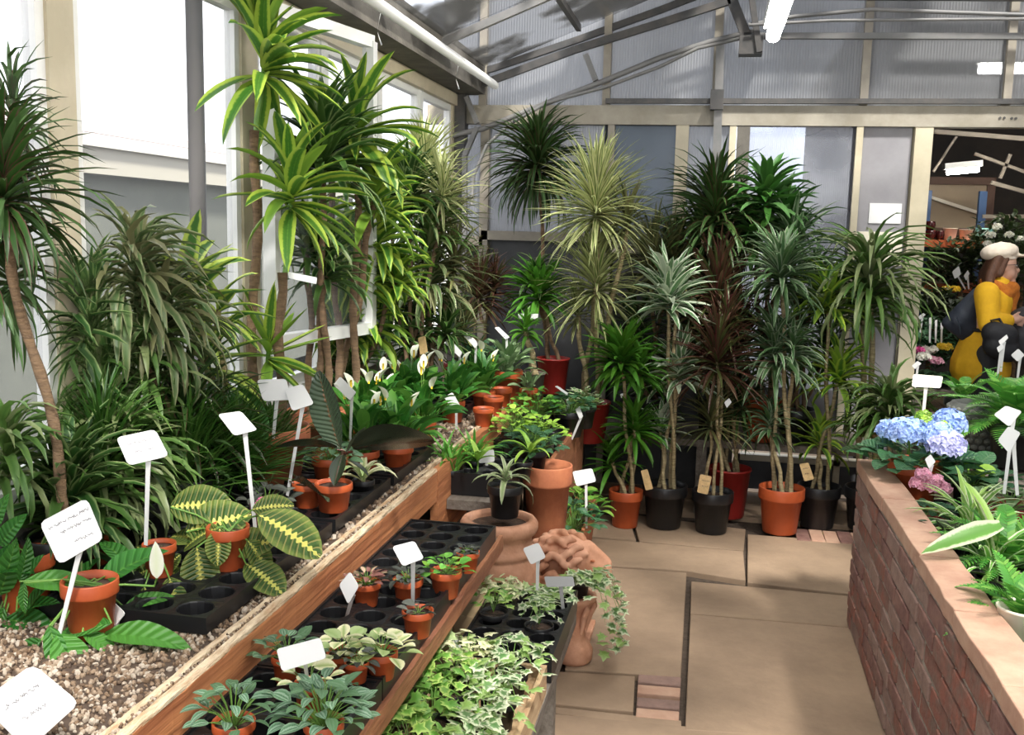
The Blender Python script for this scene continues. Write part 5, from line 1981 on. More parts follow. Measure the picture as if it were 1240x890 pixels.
for i in range(8):
    a = i * PI / 4
    mb = MB()
    q = Vector((math.cos(a), math.sin(a), 0))
    mb.tube([q * .042 + Vector((0, 0, .12)), q * .06 + Vector((0, 0, .20)), q * .078 + Vector((0, 0, .235)), q * .08 + Vector((0, 0, .255))], [.006, .014, .012, .004], 6)
    mb.build('carved_leaf', TERRP, cp, smooth=True)
# carton between bench and tray
cb = thing('cardboard_box', 'tan cardboard box with a brown tape stripe between bench and ivy tray', 'box', (-.79, 3.27, .16))
mb = MB()
mb.box((-.13, -.16, 0), (.065, .17, .24))
mb.build('carton', CARD, cb, bevel=.003)
mb = MB()
mb.box((-.045, -.162, .0), (.0, .172, .2425))
mb.build('tape', mat('brown_tape', (.26, .16, .08), .4), cb)
cs = MB()
cs.box((-.91, 3.12, 0), (-.73, 3.42, .158))
tag(cs.build('timber_block', WOODG), 'dark timber block under the cardboard box', 'block')

# ------------------------------------------------------------------ right raised bed
ZB = .55
tray(.80, 4.3, ZB, 5, 4, .105, 'black cell tray at the far end of the brick bed under the hydrangea', h=.06)
tray(.80, 3.84, ZB, 5, 5, .105, 'black cell tray in the middle of the brick bed under the spider plant')
tray(.80, 3.26, ZB, 5, 6, .105, 'black cell tray on the brick bed in front of the spider plant')
tray(.80, 2.58, ZB, 5, 6, .105, 'black cell tray on the brick bed nearest the right edge')


def flowerhead(t, c, r, m1, n=70, size=.018):
    mb = MB()
    rr = random.Random(int(c[0] * 999))
    for k in range(n):
        z = 1 - 1.35 * (k + .5) / n
        a = k * 2.39996
        s = math.sqrt(max(0, 1 - z * z))
        d = Vector((math.cos(a) * s, math.sin(a) * s, z * .8))
        p = Vector(c) + d * r * rr.uniform(.82, 1.1)
        d = (d + Vector((rr.uniform(-.5, .5), rr.uniform(-.5, .5), rr.uniform(-.3, .5)))).normalized()
        u = d.cross(Vector((.3, .2, 1))).normalized()
        v = d.cross(u).normalized()
        var = rr.random()
        th0 = rr.uniform(0, 1.5)
        for q in range(4):
            th = th0 + q * PI / 2
            e = (u * math.cos(th) + v * math.sin(th)) * size
            f = (u * math.cos(th + PI / 4) + v * math.sin(th + PI / 4)) * size * .75
            g = (u * math.cos(th - PI / 4) + v * math.sin(th - PI / 4)) * size * .75
            mb.add([p, p + f + d * size * .35, p + e * 1.1 + d * size * .1, p + g + d * size * .35], [(0, 1, 2, 3)], [(.5, 0), (.7, .5), (1, 1), (.7, .5)], var)
    return mb.build('flower_head', m1, t, smooth=False, kind=None)


t, o, h, r = potted('blue hydrangea with rounded flower heads at the far end of the brick bed', 1108, 562, 4.2, 60, POTO, 'potted_hydrangea', .9, z=ZB + .062)
bushy(t, h, r, .18, 'hyleaf:round', 46, .11, .35, spread=1.1)
for (px, py, dy, rp_, m1) in ((1100, 525, -.05, 24, 'blue'), (1135, 528, -.08, 20, 'blue'), (1078, 522, .05, 16, 'blue'), (1150, 512, .08, 20, 'blue'), (1145, 540, -.12, 22, 'lilac'), (1125, 520, .1, 18, 'blue')):
    c = onY(px, py, 4.2 + dy) - o
    mb = MB()
    mb.tube([(0, 0, h), c * .6 + Vector((0, 0, .02)), c], .003, 5)
    mb.build('flower_stalk', STEMG, t, smooth=True)
    flowerhead(t, c, rp_ * 4.2 / F * .9, LM[m1], 100 if rp_ > 18 else 70, .016)
for (px, py) in ((1142, 518), (1118, 505)):
    c = onY(px, py, 4.15) - o
    flowerhead(t, c, .03, LM['limeleaf'], 24, .012)
t, o, h, r = potted('pink flowering kalanchoe in a red pot between hydrangea and spider plant', 1128, 592, 3.8, 38, POTR, 'flowering_plant', .8, z=ZB + .05)
bushy(t, h, r, .08, 'hyleaf:round', 20, .05, .3)
for (px, py) in ((1118, 575), (1133, 583), (1125, 590), (1142, 592), (1112, 586)):
    c = onY(px, py, 3.78) - o
    flowerhead(t, c, .028, LM['pink'], 40, .010)


def spider(label, px, py, Y, n, L, z=ZB + .05, wd=36, extra=(), fam='spider:spider', mt=POTK, er=(10, 85)):
    t, o, h, r = potted(label, px, py, Y, wd, mt, 'spider_plant', .8, z=z)
    for k in range(n):
        q = (k + .5) / n
        put_leaf(t, fam, (R.uniform(-.015, .015), R.uniform(-.015, .015), h), k * 2.4 + R.uniform(-.2, .2), math.radians(er[0] + (er[1] - er[0]) * q), L * R.uniform(.8, 1.15), R.uniform(-.3, .3))
    for tx, ty, dy, s in extra:
        tp = onY(tx, ty, Y + dy) - o
        d = tp - Vector((0, 0, h))
        put_leaf(t, s, (0, 0, h), math.atan2(d.y, d.x), math.atan2(d.z, math.hypot(d.x, d.y)) + .55, d.length * 1.15, 0)
    return t, o, h


spider('yellow-green spider plant in a black pot in the middle of the brick bed', 1180, 590, 3.62, 46, .25)
spider('second spider plant with one long white-edged leaf lying across the coping', 1205, 660, 3.15, 26, .24, extra=((1140, 625, 0, 'spider:corn'), (1145, 600, .1, 'spider:corn')))
t_, o_2, h_2 = bpy.data.objects['spider_plant.002'], bpy.data.objects['spider_plant.002'].location.copy(), .09
blade(t_, o_2, 'spider:wide', (1212, 636), (1120, 664), 3.12, 3.0, Vector((0, 0, h_2)), -.4)
# asparagus ferns


def fern(label, px, py, Y, n, L, z=ZB + .05, wd=46, mt=POTK, fam='fern', frond_w=.075, name='potted_fern', er=(15, 85)):
    t, o, h, r = potted(label, px, py, Y, wd, mt, name, .85, z=z)
    for k in range(n):
        rr = random.Random(k * 31 + px)
        az = k * 2.4
        el = math.radians(er[0] + (er[1] - er[0]) * (k + .5) / n)
        Lk = L * rr.uniform(.75, 1.15)
        hx = Vector((math.cos(az), math.sin(az), 0))
        s = Vector((-math.sin(az), math.cos(az), 0))
        p = Vector((0, 0, h))
        mb = MB()
        pts = [p.copy()]
        dr = math.radians(rr.uniform(50, 110))
        N = 22
        for i in range(N):
            tt = i / N
            e = el - dr * tt ** 1.2
            d = hx * math.cos(e) + Vector((0, 0, 1)) * math.sin(e)
            p = p + d * Lk / N
            pts.append(p.copy())
            ww = frond_w * math.sin(PI * min(1, tt * .9 + .12)) * L / .25
            if i > 3:
                for sg in (-1, 1):
                    dirn = (s * sg + d * .55).normalized()
                    up = Vector((0, 0, 1))
                    tip = p + dirn * ww
                    wv = d * (Lk / N) * .42
                    mb.add([p - wv, p + wv, p + dirn * ww * .6 + wv + up * .002, tip, p + dirn * ww * .6 - wv], [(0, 1, 2, 4), (4, 2, 3)], [(.5, 0), (.5, 0), (.6, .5), (1, 1), (.4, .5)], rr.random())
        mb.tube(pts[::3] + [pts[-1]], .0014, 3, cap=False)
        mb.build('frond', LM[fam], t, smooth=False)
    return t


fern('feathery asparagus fern at the right of the brick bed beside the spider plants', 1222, 640, 3.2, 34, .24, frond_w=.05)
fern('lower asparagus fern nearest the camera in the brick bed at the right edge', 1245, 740, 2.72, 34, .23, frond_w=.045)
fern('sword fern in a stone-look planter bowl at the upper right of the bed', 1232, 500, 4.9, 38, .36, z=.655, wd=60, mt=POTK, frond_w=.06)
fern('pale sword fern beside the sculpted planter', 1165, 492, 5.6, 14, .26, z=.70, wd=40, frond_w=.04, mt=POTK)
t, o, h, r = potted('pale rounded-leaf plant in a red trough pot at the right edge of the bed', 1226, 588, 3.85, 60, POTR, 'potted_plant', .7, z=ZB + .05)
bushy(t, h, r, .11, 'aglao:round', 36, .06, .5)
t, o, h, r = potted('green and yellow leafed plant behind the double price signs', 1180, 560, 4.15, 46, POTK, 'potted_plant', .8, z=ZB + .06)
bushy(t, h, r, .13, 'hyleaf:round', 40, .09, .5)
bushy(t, h + .03, r, .06, 'limeleaf:round', 12, .06, .6)
simple_pot(1240, 738, 2.66, 60, 70, POTW, 'pale cream pot at the right edge low in the bed', style='plain', z=ZB + .06)
t, o, h, r = potted('dark leaved low plant in a black pot behind the coping in the bed', 1150, 640, 3.45, 44, POTK, 'potted_plant', .8, z=ZB + .06)
bushy(t, h, r, .08, 'bush:round', 24, .05, .4)
# second table beyond the bed
tbl = thing('plant_table', 'dark plant table beyond the brick bed holding the sculpted planter', 'table', (2.1, 5.5, 0))
mb = MB((2.1, 5.5, 0))
mb.box((1.25, 4.6, .60), (2.55, 6.4, .64))
mb.build('table_top', WOODG, tbl)
for x in (1.3, 2.5):
    for y in (4.65, 6.35):
        mb = MB((2.1, 5.5, 0))
        mb.box((x - .03, y - .03, 0), (x + .03, y + .03, .60))
        mb.build('leg', WOODG, tbl)
p = onY(1187, 505, 5.3)
sp_ = thing('sculpted_planter', 'round dark grey planter covered in rows of scale-like bumps', 'planter', (p.x, 5.3, .645))
mb = MB()
mb.lathe([(.10, 0), (.15, .04), (.172, .11), (.165, .19), (.14, .235), (.12, .24), (.11, .2)], n=28)
mb.build('bowl', mat('grey_stone', (.16, .17, .15), .8, (.09, .09, .08), 12), sp_, smooth=True)
mb = MB()
for row, (rd, z) in enumerate(((.150, .035), (.164, .070), (.172, .105), (.172, .140), (.166, .175), (.152, .208))):
    for k in range(26):
        a = 2 * PI * (k + .5 * (row % 2)) / 26
        c = Vector((math.cos(a) * rd, math.sin(a) * rd, z))
        ro = Matrix.Rotation(a, 3, 'Z')
        mb.add([c + ro @ Vector((v.x * .012, v.y * .019, v.z * .016)) for v in IV], IF)
mb.build('scales', mat('grey_stone_light', (.25, .26, .23), .8, (.14, .14, .12), 12), sp_, smooth=True, kind='stuff')

# ------------------------------------------------------------------ next room: pots on the shelves, plants, flowers
def shelf_pot(px, w_, hpx, mt, lb, row, style='plain'):
    p = onY(px, 300, SY + .12)
    k = (SY + .12) / F
    t = thing('glazed_pot' if style == 'round' else 'plant_pot', lb, 'pot', (p.x, SY + .12, shz[row] + .002), 'pots on the orange shelves')
    pot(t, mt, w_ * k / 2, hpx * k, style=style, soil=False)
    return t


shelf_pot(1108, 10, 17, OR, 'orange pot at the left end of the upper shelf', 0)
shelf_pot(1125, 13, 10, GLAZ, 'dark red glazed pot on the upper shelf below the stacked one', 0, 'round')
shelf_pot(1137, 10, 10, GLAZ, 'small dark red glazed pot on the upper shelf, right of the stacked pair', 0, 'round')
t = shelf_pot(1124, 12, 10, GLAZ, 'dark red glazed pot stacked on top of another on the upper shelf', 0, 'round')
t.location.z += 10 * (SY + .12) / F + .002
shelf_pot(1149, 16, 13, POTW, 'cream bowl pot, left of the two on the upper shelf', 0)
shelf_pot(1168, 15, 12, POTW, 'cream bowl pot, right of the two beside the turquoise one', 0)
shelf_pot(1190, 20, 14, POTT, 'turquoise glazed bowl on the upper shelf', 0, 'round')
shelf_pot(1107, 8, 12, OR, 'small orange pot at the left end of the lower shelf', 1)
shelf_pot(1116, 13, 12, POTB, 'pale blue pot on the lower shelf', 1)
shelf_pot(1140, 19, 17, POTW, 'large cream pot on the lower shelf beside the blue upright', 1)

for (px, py, Y, rp_, n, fam, lb) in (
        (1165, 325, 8.55, 40, 150, 'bush:small', 'dark bushy plant between the two shelf levels'),
        (1215, 300, 8.3, 42, 170, 'bush:small', 'dark shrub with white flowers beside the shelf, behind the cap'),
        (1130, 385, 7.9, 40, 150, 'bush:small', 'dark foliage plant below the lower shelf, near the backpack'),
        (1125, 415, 7.5, 34, 120, 'hyleaf:small', 'leafy bedding plant behind the row of thin signs'),
        (1238, 330, 8.0, 46, 150, 'bush:small', 'olive shrub at the right edge behind the woman'),
        (1165, 400, 8.2, 38, 110, 'bush:small', 'dark foliage plant behind the backpack')):
    c = onY(px, py, Y)
    rad = rp_ * Y / F
    t = thing('shrub', lb, 'shrub', (c.x, Y, 0))
    pot(t, POTK, .14, .24)
    mb = MB()
    zz = c.z - rad * .3
    trunk(t, (0, 0, 0), (0, 0, .2), (0, 0, zz), .02)
    rr = random.Random(px)
    for k in range(n * 3):
        d = Vector((rr.gauss(0, 1), rr.gauss(0, 1), rr.gauss(0, 1)))
        d = d.normalized() * rad * (rr.random() ** .4)
        d.z = d.z * .9 + c.z
        mb.strap(d, rr.uniform(0, 6.28), rr.uniform(-.5, 1), .08, .035, .6, 3, .2, rr.random(), prof='lance')
    mb.build('foliage', LM[fam.split(':')[0]], t, smooth=True, kind='stuff')
    if 'white flowers' in lb:
        for (qx, qy) in ((1200, 285), (1222, 285), (1235, 290), (1208, 275), (1196, 296)):
            flowerhead(t, onY(qx, qy, Y - .3) - Vector((c.x, Y, 0)), .03, LM['white'], 16, .016)
# flower table in the next room
ft = thing('flower_table', 'dark display table in the doorway crowded with small flowers', 'table', (1.75, 7.2, 0))
mb = MB((1.75, 7.2, 0))
mb.box((1.35, 6.95, .66), (2.0, 7.5, .70))
mb.build('table_top', WOODG, ft)
for x in (1.4, 1.95):
    for y in (7.0, 7.45):
        mb = MB((1.75, 7.2, 0))
        mb.box((x - .03, y - .03, 0), (x + .03, y + .03, .66))
        mb.build('leg', WOODG, ft)
for (px, py, m1, lb) in ((1112, 425, 'magenta', 'magenta primula in the doorway, leftmost of the small flowers'), (1128, 424, 'white', 'cream primula in the doorway beside the magenta one'), (1146, 421, 'yellow', 'yellow primula in the doorway near the coat'),
                         (1120, 432, 'white', 'white primula in front of the cream one in the doorway'), (1135, 436, 'pink', 'pale pink primula low in the doorway')):
    Y = 7.1 if py < 430 else 7.0
    p = onY(px, py, Y)
    t = thing('potted_primula', lb, 'flower', (p.x, Y, .702))
    pot(t, POTK, .045, .07)
    bushy(t, .06, .04, .07, 'hyleaf:round', 14, .06, .3)
    for k in range(6):
        flowerhead(t, (math.cos(k) * .035 * (k > 0), math.sin(k) * .035 * (k > 0), p.z - .702 + R.uniform(-.01, .01)), .02, LM[m1], 10, .016)
t = thing('potted_primula', 'yellow primula higher up by the shelf, left of the backpack', 'flower', (onY(1152, 350, 8.0).x, 8.0, onY(1152, 350, 8.0).z - .1))
pot(t, POTK, .045, .07)
for k in range(6):
    flowerhead(t, (math.cos(k) * .04, math.sin(k) * .03, .1), .022, LM['yellow'], 12, .016)

# ------------------------------------------------------------------ woman in the yellow coat
PY_ = 7.0
pb = onY(1212, 400, PY_)
ox = pb.x
k = PY_ / F


def W3(px, py, dy=0):
    q = onY(px, py, PY_ + dy)
    return Vector((q.x - ox, dy, q.z))


YEL = mat('yellow_wool', (.78, .44, .012), .85, (.70, .38, .01), 20, .2)
SKIN = mat('skin', (.62, .36, .26), .5)
HAIR = mat('brown_hair', (.12, .05, .025), .55, (.06, .025, .012), 30, .3, stretch=(6, 6, 1))
BLKC = mat('black_cloth', (.012, .012, .015), .7)
person = thing('person', 'woman in a yellow coat, orange scarf and cream cap walking right in the doorway', 'person', (ox, PY_, 0))
head = W3(1213, 322)
neck = W3(1207, 345)
sh_ = W3(1203, 352)
hip = W3(1190, 425)
body = [
    (head + Vector((0, 0, .02)), (.088, .072, .105), None, None),
    (head + Vector((.03, 0, -.04)), (.062, .056, .065), None, None),
    (head + Vector((.092, 0, -.008)), .011, head + Vector((.104, 0, -.028)), .012),       # nose
    (head + Vector((.085, 0, -.055)), (.018, .022, .008), None, None),                    # upper lip
    (head + Vector((.083, 0, -.069)), (.017, .020, .008), None, None),
    (head + Vector((.074, 0, -.098)), (.022, .026, .018), None, None),                    # chin
    (head + Vector((-.01, .072, -.01)), (.02, .010, .03), None, None),
    (head + Vector((-.01, -.072, -.01)), (.02, .010, .03), None, None),
    (head + Vector((-.01, 0, -.06)), .05, neck + Vector((-.01, 0, -.04)), .055),
    (neck + Vector((-.01, 0, -.05)), .07, hip + Vector((0, 0, .2)), .12), (hip + Vector((0, 0, .2)), .12, hip, .14),
    (hip + Vector((.0, .08, -.02)), .085, Vector((hip.x + .08, .08, .50)), .06), (Vector((hip.x + .08, .08, .50)), .055, Vector((hip.x - .02, .08, .09)), .038),
    (hip + Vector((.0, -.08, -.02)), .085, Vector((hip.x + .0, -.08, .50)), .06), (Vector((hip.x + .0, -.08, .50)), .055, Vector((hip.x + .12, -.08, .09)), .038),
    (Vector((hip.x - .03, .08, .05)), .035, Vector((hip.x + .12, .08, .035)), .03), (Vector((hip.x + .11, -.08, .05)), .035, Vector((hip.x + .26, -.08, .035)), .03),
]
el_ = W3(1197, 392, -.22)
shn = W3(1195, 356, -.15)
hn = W3(1222, 388, -.20)
shf, elf, hf = W3(1210, 356, .15), W3(1206, 395, .18), W3(1232, 390, .0)
body += [(shn, .05, el_, .04), (el_, .04, hn, .028), (shf, .05, elf, .04), (elf, .04, hf, .028)]
# palms
body += [(hn, .026, hn + Vector((.05, 0, .01)), .026), (hf, .026, hf + Vector((.05, 0, .01)), .026)]
for H in (hn, hf):
    for q in range(4):
        a = H + Vector((.055, 0, .028 - q * .018))
        b_ = a + Vector((.035 - abs(q - 1) * .004, .01, -.006))
        body += [(a, .0085, b_, .008), (b_, .008, b_ + Vector((.006, .028, -.012)), .007)]
    a = H + Vector((.02, -.01, .03))
    body += [(a, .010, a + Vector((.035, .0, .026)), .008)]
blob('body', body, SKIN, person, .008, 2)
coat = [
    (W3(1205, 352), .11, W3(1201, 372), .135), (W3(1201, 372), .135, W3(1196, 398), .125), (W3(1207, 366, -.06), .10, W3(1203, 384, -.08), .10), (W3(1196, 398), .125, W3(1192, 404), .13),
    (W3(1192, 400), .125, W3(1186, 425), .15), (W3(1186, 425), .15, W3(1182, 443), .17), (W3(1196, 425, .05), .14, W3(1196, 446), .15),
    (shn, .082, el_, .066), (el_, .066, hn - (hn - el_) * .12, .05),
    (shf, .082, elf, .066), (elf, .066, hf - (hf - elf) * .12, .05),
]
blob('coat', coat, YEL, person, .012, 3)
mb = MB()
mb.tube([W3(1199, 399, -.02) + Vector((.14 * math.cos(a), .14 * math.sin(a), 0)) for a in [i * PI / 8 for i in range(17)]], .012, 8)
mb.build('belt', BLKC, person, smooth=True)
tro = [(hip + Vector((.0, .08, -.02)), .10, Vector((hip.x + .08, .08, .50)), .078), (Vector((hip.x + .08, .08, .50)), .078, Vector((hip.x - .02, .08, .12)), .06),
       (hip + Vector((.0, -.08, -.02)), .10, Vector((hip.x, -.08, .50)), .078), (Vector((hip.x, -.08, .50)), .078, Vector((hip.x + .12, -.08, .12)), .06), (hip, .15, hip + Vector((0, 0, -.08)), .15)]
blob('trousers', tro, BLKC, person, .014, 2)
for s, x in ((.08, -.03), (-.08, .11)):
    blob('shoe', [(Vector((hip.x + x, s, .055)), .05, Vector((hip.x + x + .16, s, .042)), .04)], BLKC, person, .01, 2)
SCARF = mat('orange_scarf', (.62, .20, .02), .95, (.42, .12, .012), 30, .9, bscale=60)
sc = []
for i in range(14):
    a = 2 * PI * i / 14
    a2 = 2 * PI * (i + 1) / 14
    c = neck + Vector((.005, 0, -.02))
    sc.append((c + Vector((.075 * math.cos(a), .08 * math.sin(a), -.035 * math.cos(a))), .040, c + Vector((.075 * math.cos(a2), .08 * math.sin(a2), -.035 * math.cos(a2))), .040))
sc += [(neck + Vector((.09, -.03, -.06)), .05, W3(1221, 368, -.05), .052), (W3(1221, 368, -.05), .052, W3(1224, 380, -.06), .035), (neck + Vector((.08, -.05, -.02)), .05, W3(1216, 356, -.08), .055)]
blob('scarf', sc, SCARF, person, .010, 1)
hr_ = []
for j in range(9):
    y = -.07 + j * .0175
    a = head + Vector((-.04 - .02 * (1 - abs(y) / .07), y, .06))
    b_ = head + Vector((-.085, y * 1.15, -.06))
    c = W3(1190, 358) + Vector((0, y * 1.1 - .03, 0))
    hr_ += [(a, .032, b_, .034), (b_, .034, c, .028), (c, .028, W3(1181, 372) + Vector((0, y * 1.1 - .05, 0)), .014)]
for s in (-1, 1):
    hr_ += [(head + Vector((.01, s * .066, .06)), .02, head + Vector((-.03, s * .078, -.05)), .026)]
blob('hair', hr_, HAIR, person, .010, 2)
CAPM = mat('cream_wool', (.80, .70, .58), .9, (.70, .60, .48), 20, .3)
hc_ = head + Vector((-.012, 0, .082))
cap = [(hc_ + Vector((-.01, 0, .008)), (.118, .105, .062), None, (0, -.16, 0)), (hc_ + Vector((.125, 0, -.012)), (.068, .065, .011), None, (0, .05, 0)), (hc_ + Vector((.0, 0, -.03)), (.098, .088, .022), None, None), (hc_ + Vector((-.005, 0, .07)), (.012, .012, .008), None, None)]
blob('cap', cap, CAPM, person, .008, 2)
GL = mat('dark_plastic', (.02, .02, .02), .3)
mb = MB()
for s in (-1, 1):
    c = head + Vector((.086, s * .033, .008))
    mb.tube([c + Vector((.002, math.cos(a) * .022, math.sin(a) * .018)) for a in [i * PI / 6 for i in range(13)]], .0022, 5)
    mb.tube([head + Vector((.086, s * .055, .012)), head + Vector((-.0, s * .082, .008))], .002, 5)
mb.tube([head + Vector((.09, -.012, .01)), head + Vector((.09, .012, .01))], .002, 5)
mb.build('glasses', GL, person, smooth=True)
for s in (-1, 1):
    mb = MB()
    c = head + Vector((.078, s * .033, .006))
    mb.add([c + Vector((v.x * .010, v.y * .012, v.z * .008)) for v in IV], IF)
    mb.build('eye', mat('eye_white', (.5, .45, .42), .3), person, smooth=True)
# backpack hanging behind her and bags
bk = thing('backpack', 'dark navy backpack slung on the back of the woman in yellow', 'bag', (ox, PY_, 0))
NAVY = mat('navy_fabric', (.014, .018, .03), .6, (.03, .038, .055), 5, .3)
blob('bag_body', [(W3(1184, 357, -.02), .05, W3(1168, 382, -.03), .085), (W3(1168, 382, -.03), .085, W3(1172, 398, -.03), .07), (W3(1176, 366, -.03), .05, W3(1146, 391, -.03), .035), (W3(1146, 391, -.03), .035, W3(1168, 405, -.03), .045), (W3(1160, 388, -.03), .07, W3(1176, 396, -.03), .07)], NAVY, bk, .012, 3)
mb = MB()
mb.tube([W3(1188, 355, -.19), W3(1193, 348, -.17), W3(1201, 349, -.13)], .013, 8)
mb.build('strap', NAVY, bk, smooth=True)
mb = MB()
mb.strap(W3(1158, 384, -.145), 0, -1.2, .12, .03, .2, 5, .1)
mb.build('side_pocket', mat('slate_fabric', (.10, .14, .18), .5), bk, smooth=True)
hb = thing('black_handbag', 'black handbag hanging at the right hip of the woman', 'bag', (ox, PY_, 0))
blob('bag_body', [(W3(1203, 403, -.28), .075, W3(1217, 408, -.28), .085), (W3(1205, 418, -.28), .08, W3(1220, 424, -.28), .08)], BLKC, hb, .012, 2)
mb = MB()
mb.tube([W3(1203, 398, -.28), W3(1200, 388, -.30), W3(1210, 386, -.27), W3(1218, 400, -.28)], .008, 6)
mb.build('handle', BLKC, hb, smooth=True)
db = thing('dark_shopping_bag', 'dark grey bag carried in front of the woman, cut by the right edge', 'bag', (ox, PY_, 0))
DG = mat('dark_grey_cloth', (.022, .023, .027), .7, (.04, .04, .045), 5, .3)
blob('bag_body', [(W3(1236, 390, -.1), .09, W3(1250, 395, -.1), .12), (W3(1238, 412, -.1), .12, W3(1252, 425, -.1), .14), (W3(1226, 392, -.15), .03, W3(1240, 380, -.12), .05)], DG, db, .014, 2)
# second person, mostly hidden: only a light cap shows
# ------------------------------------------------------------------ signs
CAMP = Vector((0, 0, CAMH))


def sign(label, quad, Y, foot, Yf=None, mt=SIGN, script=0, group=None, wst=.013, bend=True, tilt=0.0, name='price_sign'):
    """quad: four card corners in the photo, clockwise from top left; foot: where the stake enters pot or gravel"""
    Yf = Yf or Y
    cx, cy = sum(q[0] for q in quad) / 4, sum(q[1] for q in quad) / 4
    c = onY(cx, cy, Y)
    t = thing(name, label, 'sign', c, group)
    P = []
    # the card leans back: its upper edge stands further away
    ht = (quad[2][1] + quad[3][1] - quad[0][1] - quad[1][1]) / 2 * Y / F
    for i, (x, y) in enumerate(quad):
        q = onY(x, y, Y + (tilt * ht if i < 2 else -tilt * ht))
        P.append(q - c)
    nrm = (P[1] - P[0]).cross(P[3] - P[0]).normalized()
    if nrm.dot(CAMP - c) < 0:
        nrm = -nrm
    P = [p - nrm * p.dot(nrm) for p in P]
    # rounded corners
    out = []
    for i in range(4):
        a, b, d = P[i - 1], P[i], P[(i + 1) % 4]
        r_ = .13 * min((a - b).length, (d - b).length)
        va, vd = (a - b).normalized() * r_, (d - b).normalized() * r_
        out += [b + va, b + va * .3 + vd * .3, b + vd]
    n = len(out)
    th = .0012
    mb = MB()
    mb.add([p + nrm * th for p in out] + [p - nrm * th for p in out], [tuple(range(n)), tuple(reversed(range(n, 2 * n)))] + [(k2, (k2 + 1) % n, n + (k2 + 1) % n, n + k2) for k2 in range(n)])
    mb.build('card', mt, t)
    if foot:
        f = onY(foot[0], foot[1], Yf) - c
        a = (P[2] + P[3]) / 2 + (P[0] + P[1] - P[2] - P[3]) * .06 - nrm * .003
        d = f - a
        s = d.cross(nrm).normalized()
        mb = MB()
        ws = [(0, wst * 1.25), (.12, wst), (1, wst * .8)]
        vs, fs = [], []
        for tq, ww in ws:
            p = a + d * tq - nrm * .003 * tq
            vs += [p - s * ww / 2 - nrm * .001, p + s * ww / 2 - nrm * .001, p + s * ww / 2 - nrm * .003, p - s * ww / 2 - nrm * .003]
        for i in range(2):
            for j in range(4):
                fs.append((i * 4 + j, i * 4 + (j + 1) % 4, i * 4 + 4 + (j + 1) % 4, i * 4 + 4 + j))
        fs += [(3, 2, 1, 0), (8, 9, 10, 11)]
        mb.add(vs, fs)
        mb.build('stake', mt, t)
    if script:
        rr = random.Random(int(cx))
        mb = MB()
        ux, uy = (P[1] - P[0]), (P[3] - P[0])
        lines = {1: ((.12, .90, .22), (.28, .78, .42), (.45, .80, .72)), 2: ((.2, .8, .3), (.3, .7, .6))}[script]
        for (u0, u1, v) in lines:
            u = u0
            while u < u1:
                wl_ = rr.uniform(.06, .2)
                pts = []
                m_ = max(3, int(wl_ / .014))
                for i in range(m_ + 1):
                    pts.append(P[0] + ux * (u + wl_ * i / m_) + uy * (v + rr.uniform(-.035, .035)) + nrm * (th + .0004))
                for a, b in zip(pts, pts[1:]):
                    e = (b - a).cross(nrm).normalized() * .0005
                    mb.add([a - e, a + e, b + e, b - e], [(0, 1, 2, 3)])
                u += wl_ + rr.uniform(.02, .06)
        mb.build('handwriting', INK, t)
    return t


sign('large white sign with handwriting standing in the front left peace lily', [(48, 633), (105, 603), (125, 653), (72, 684)], 1.86, (68, 775), script=1, tilt=.2)
sign('oversized blank white card cut by the bottom left corner of the photo', [(-24, 850), (40, 804), (95, 852), (34, 908)], 1.45, (10, 960), mt=SIGN, script=2, tilt=.2)
sign('white sign with faint writing above the dark grassy plants at the left', [(141, 530), (188, 520), (204, 552), (156, 564)], 2.12, (175, 660), script=2, tilt=.3)
sign('blank cream card lying tilted beside the front orange pot', [(88, 757), (133, 724), (151, 743), (135, 765)], 2.0, (132, 800), mt=SIGN, tilt=.4)
sign('white sign with a square card over the grassy tuft, near the prayer plant', [(264, 502), (292, 498), (311, 520), (284, 528)], 2.5, (308, 640), tilt=.4)
sign('wide white sign, left of the close pair behind the grassy tuft', [(311, 460), (347, 459), (352, 484), (319, 486)], 2.98, (330, 530), tilt=.3)
sign('white sign, right of the close pair, on a long stake beside the rubber plant', [(345, 471), (367, 465), (380, 489), (354, 498)], 2.95, (347, 600), tilt=.3)
sign('white sign on a tall stake in front of the peace lilies', [(404, 466), (412, 456), (431, 475), (424, 485)], 3.45, (423, 535), tilt=.4)
sign('small white plant label clipped to the cut cane of the corn plant', [(349, 329), (384, 336), (383, 344), (350, 337)], 3.25, None, tilt=.1)
sign('small blank white card half sunk among the peace lilies', [(538, 481), (548, 475), (557, 491), (549, 498)], 4.3, (552, 520), tilt=.3)
sign('white sign nearest of the three tall far signs on the upper bench', [(538, 415), (545, 411), (559, 426), (557, 433)], 4.9, (556, 462), tilt=.4)
sign('narrow white sign in the middle of the three tall far signs', [(561, 406), (565, 403), (578, 416), (576, 422)], 5.0, (575, 460), tilt=.4)
sign('white sign farthest right of the three tall far signs on the upper bench', [(599, 397), (604, 396), (617, 408), (612, 411)], 5.3, (614, 440), tilt=.4)
sign('flat white label lying under the dark green far dracaena', [(627, 380), (652, 380), (651, 386), (628, 386)], 5.5, (640, 400))
sign('white sign with bare card in the middle of the lower bench', [(475, 662), (502, 655), (513, 676), (488, 686)], 2.42, (499, 742), 2.50, tilt=.3)
sign('white diamond-turned sign by the pink-leaved pot', [(411, 708), (424, 692), (434, 710), (422, 732)], 2.36, (417, 752), 2.46, tilt=.2)
sign('large blank white sign at the front of the lower bench', [(335, 786), (388, 772), (395, 797), (342, 813)], 1.82, (375, 848), 1.96, tilt=.2)
sign('narrow white sign turned sideways in the ivy crate', [(542, 763), (544, 761), (557, 778), (555, 803)], 2.85, (549, 815), tilt=.2)
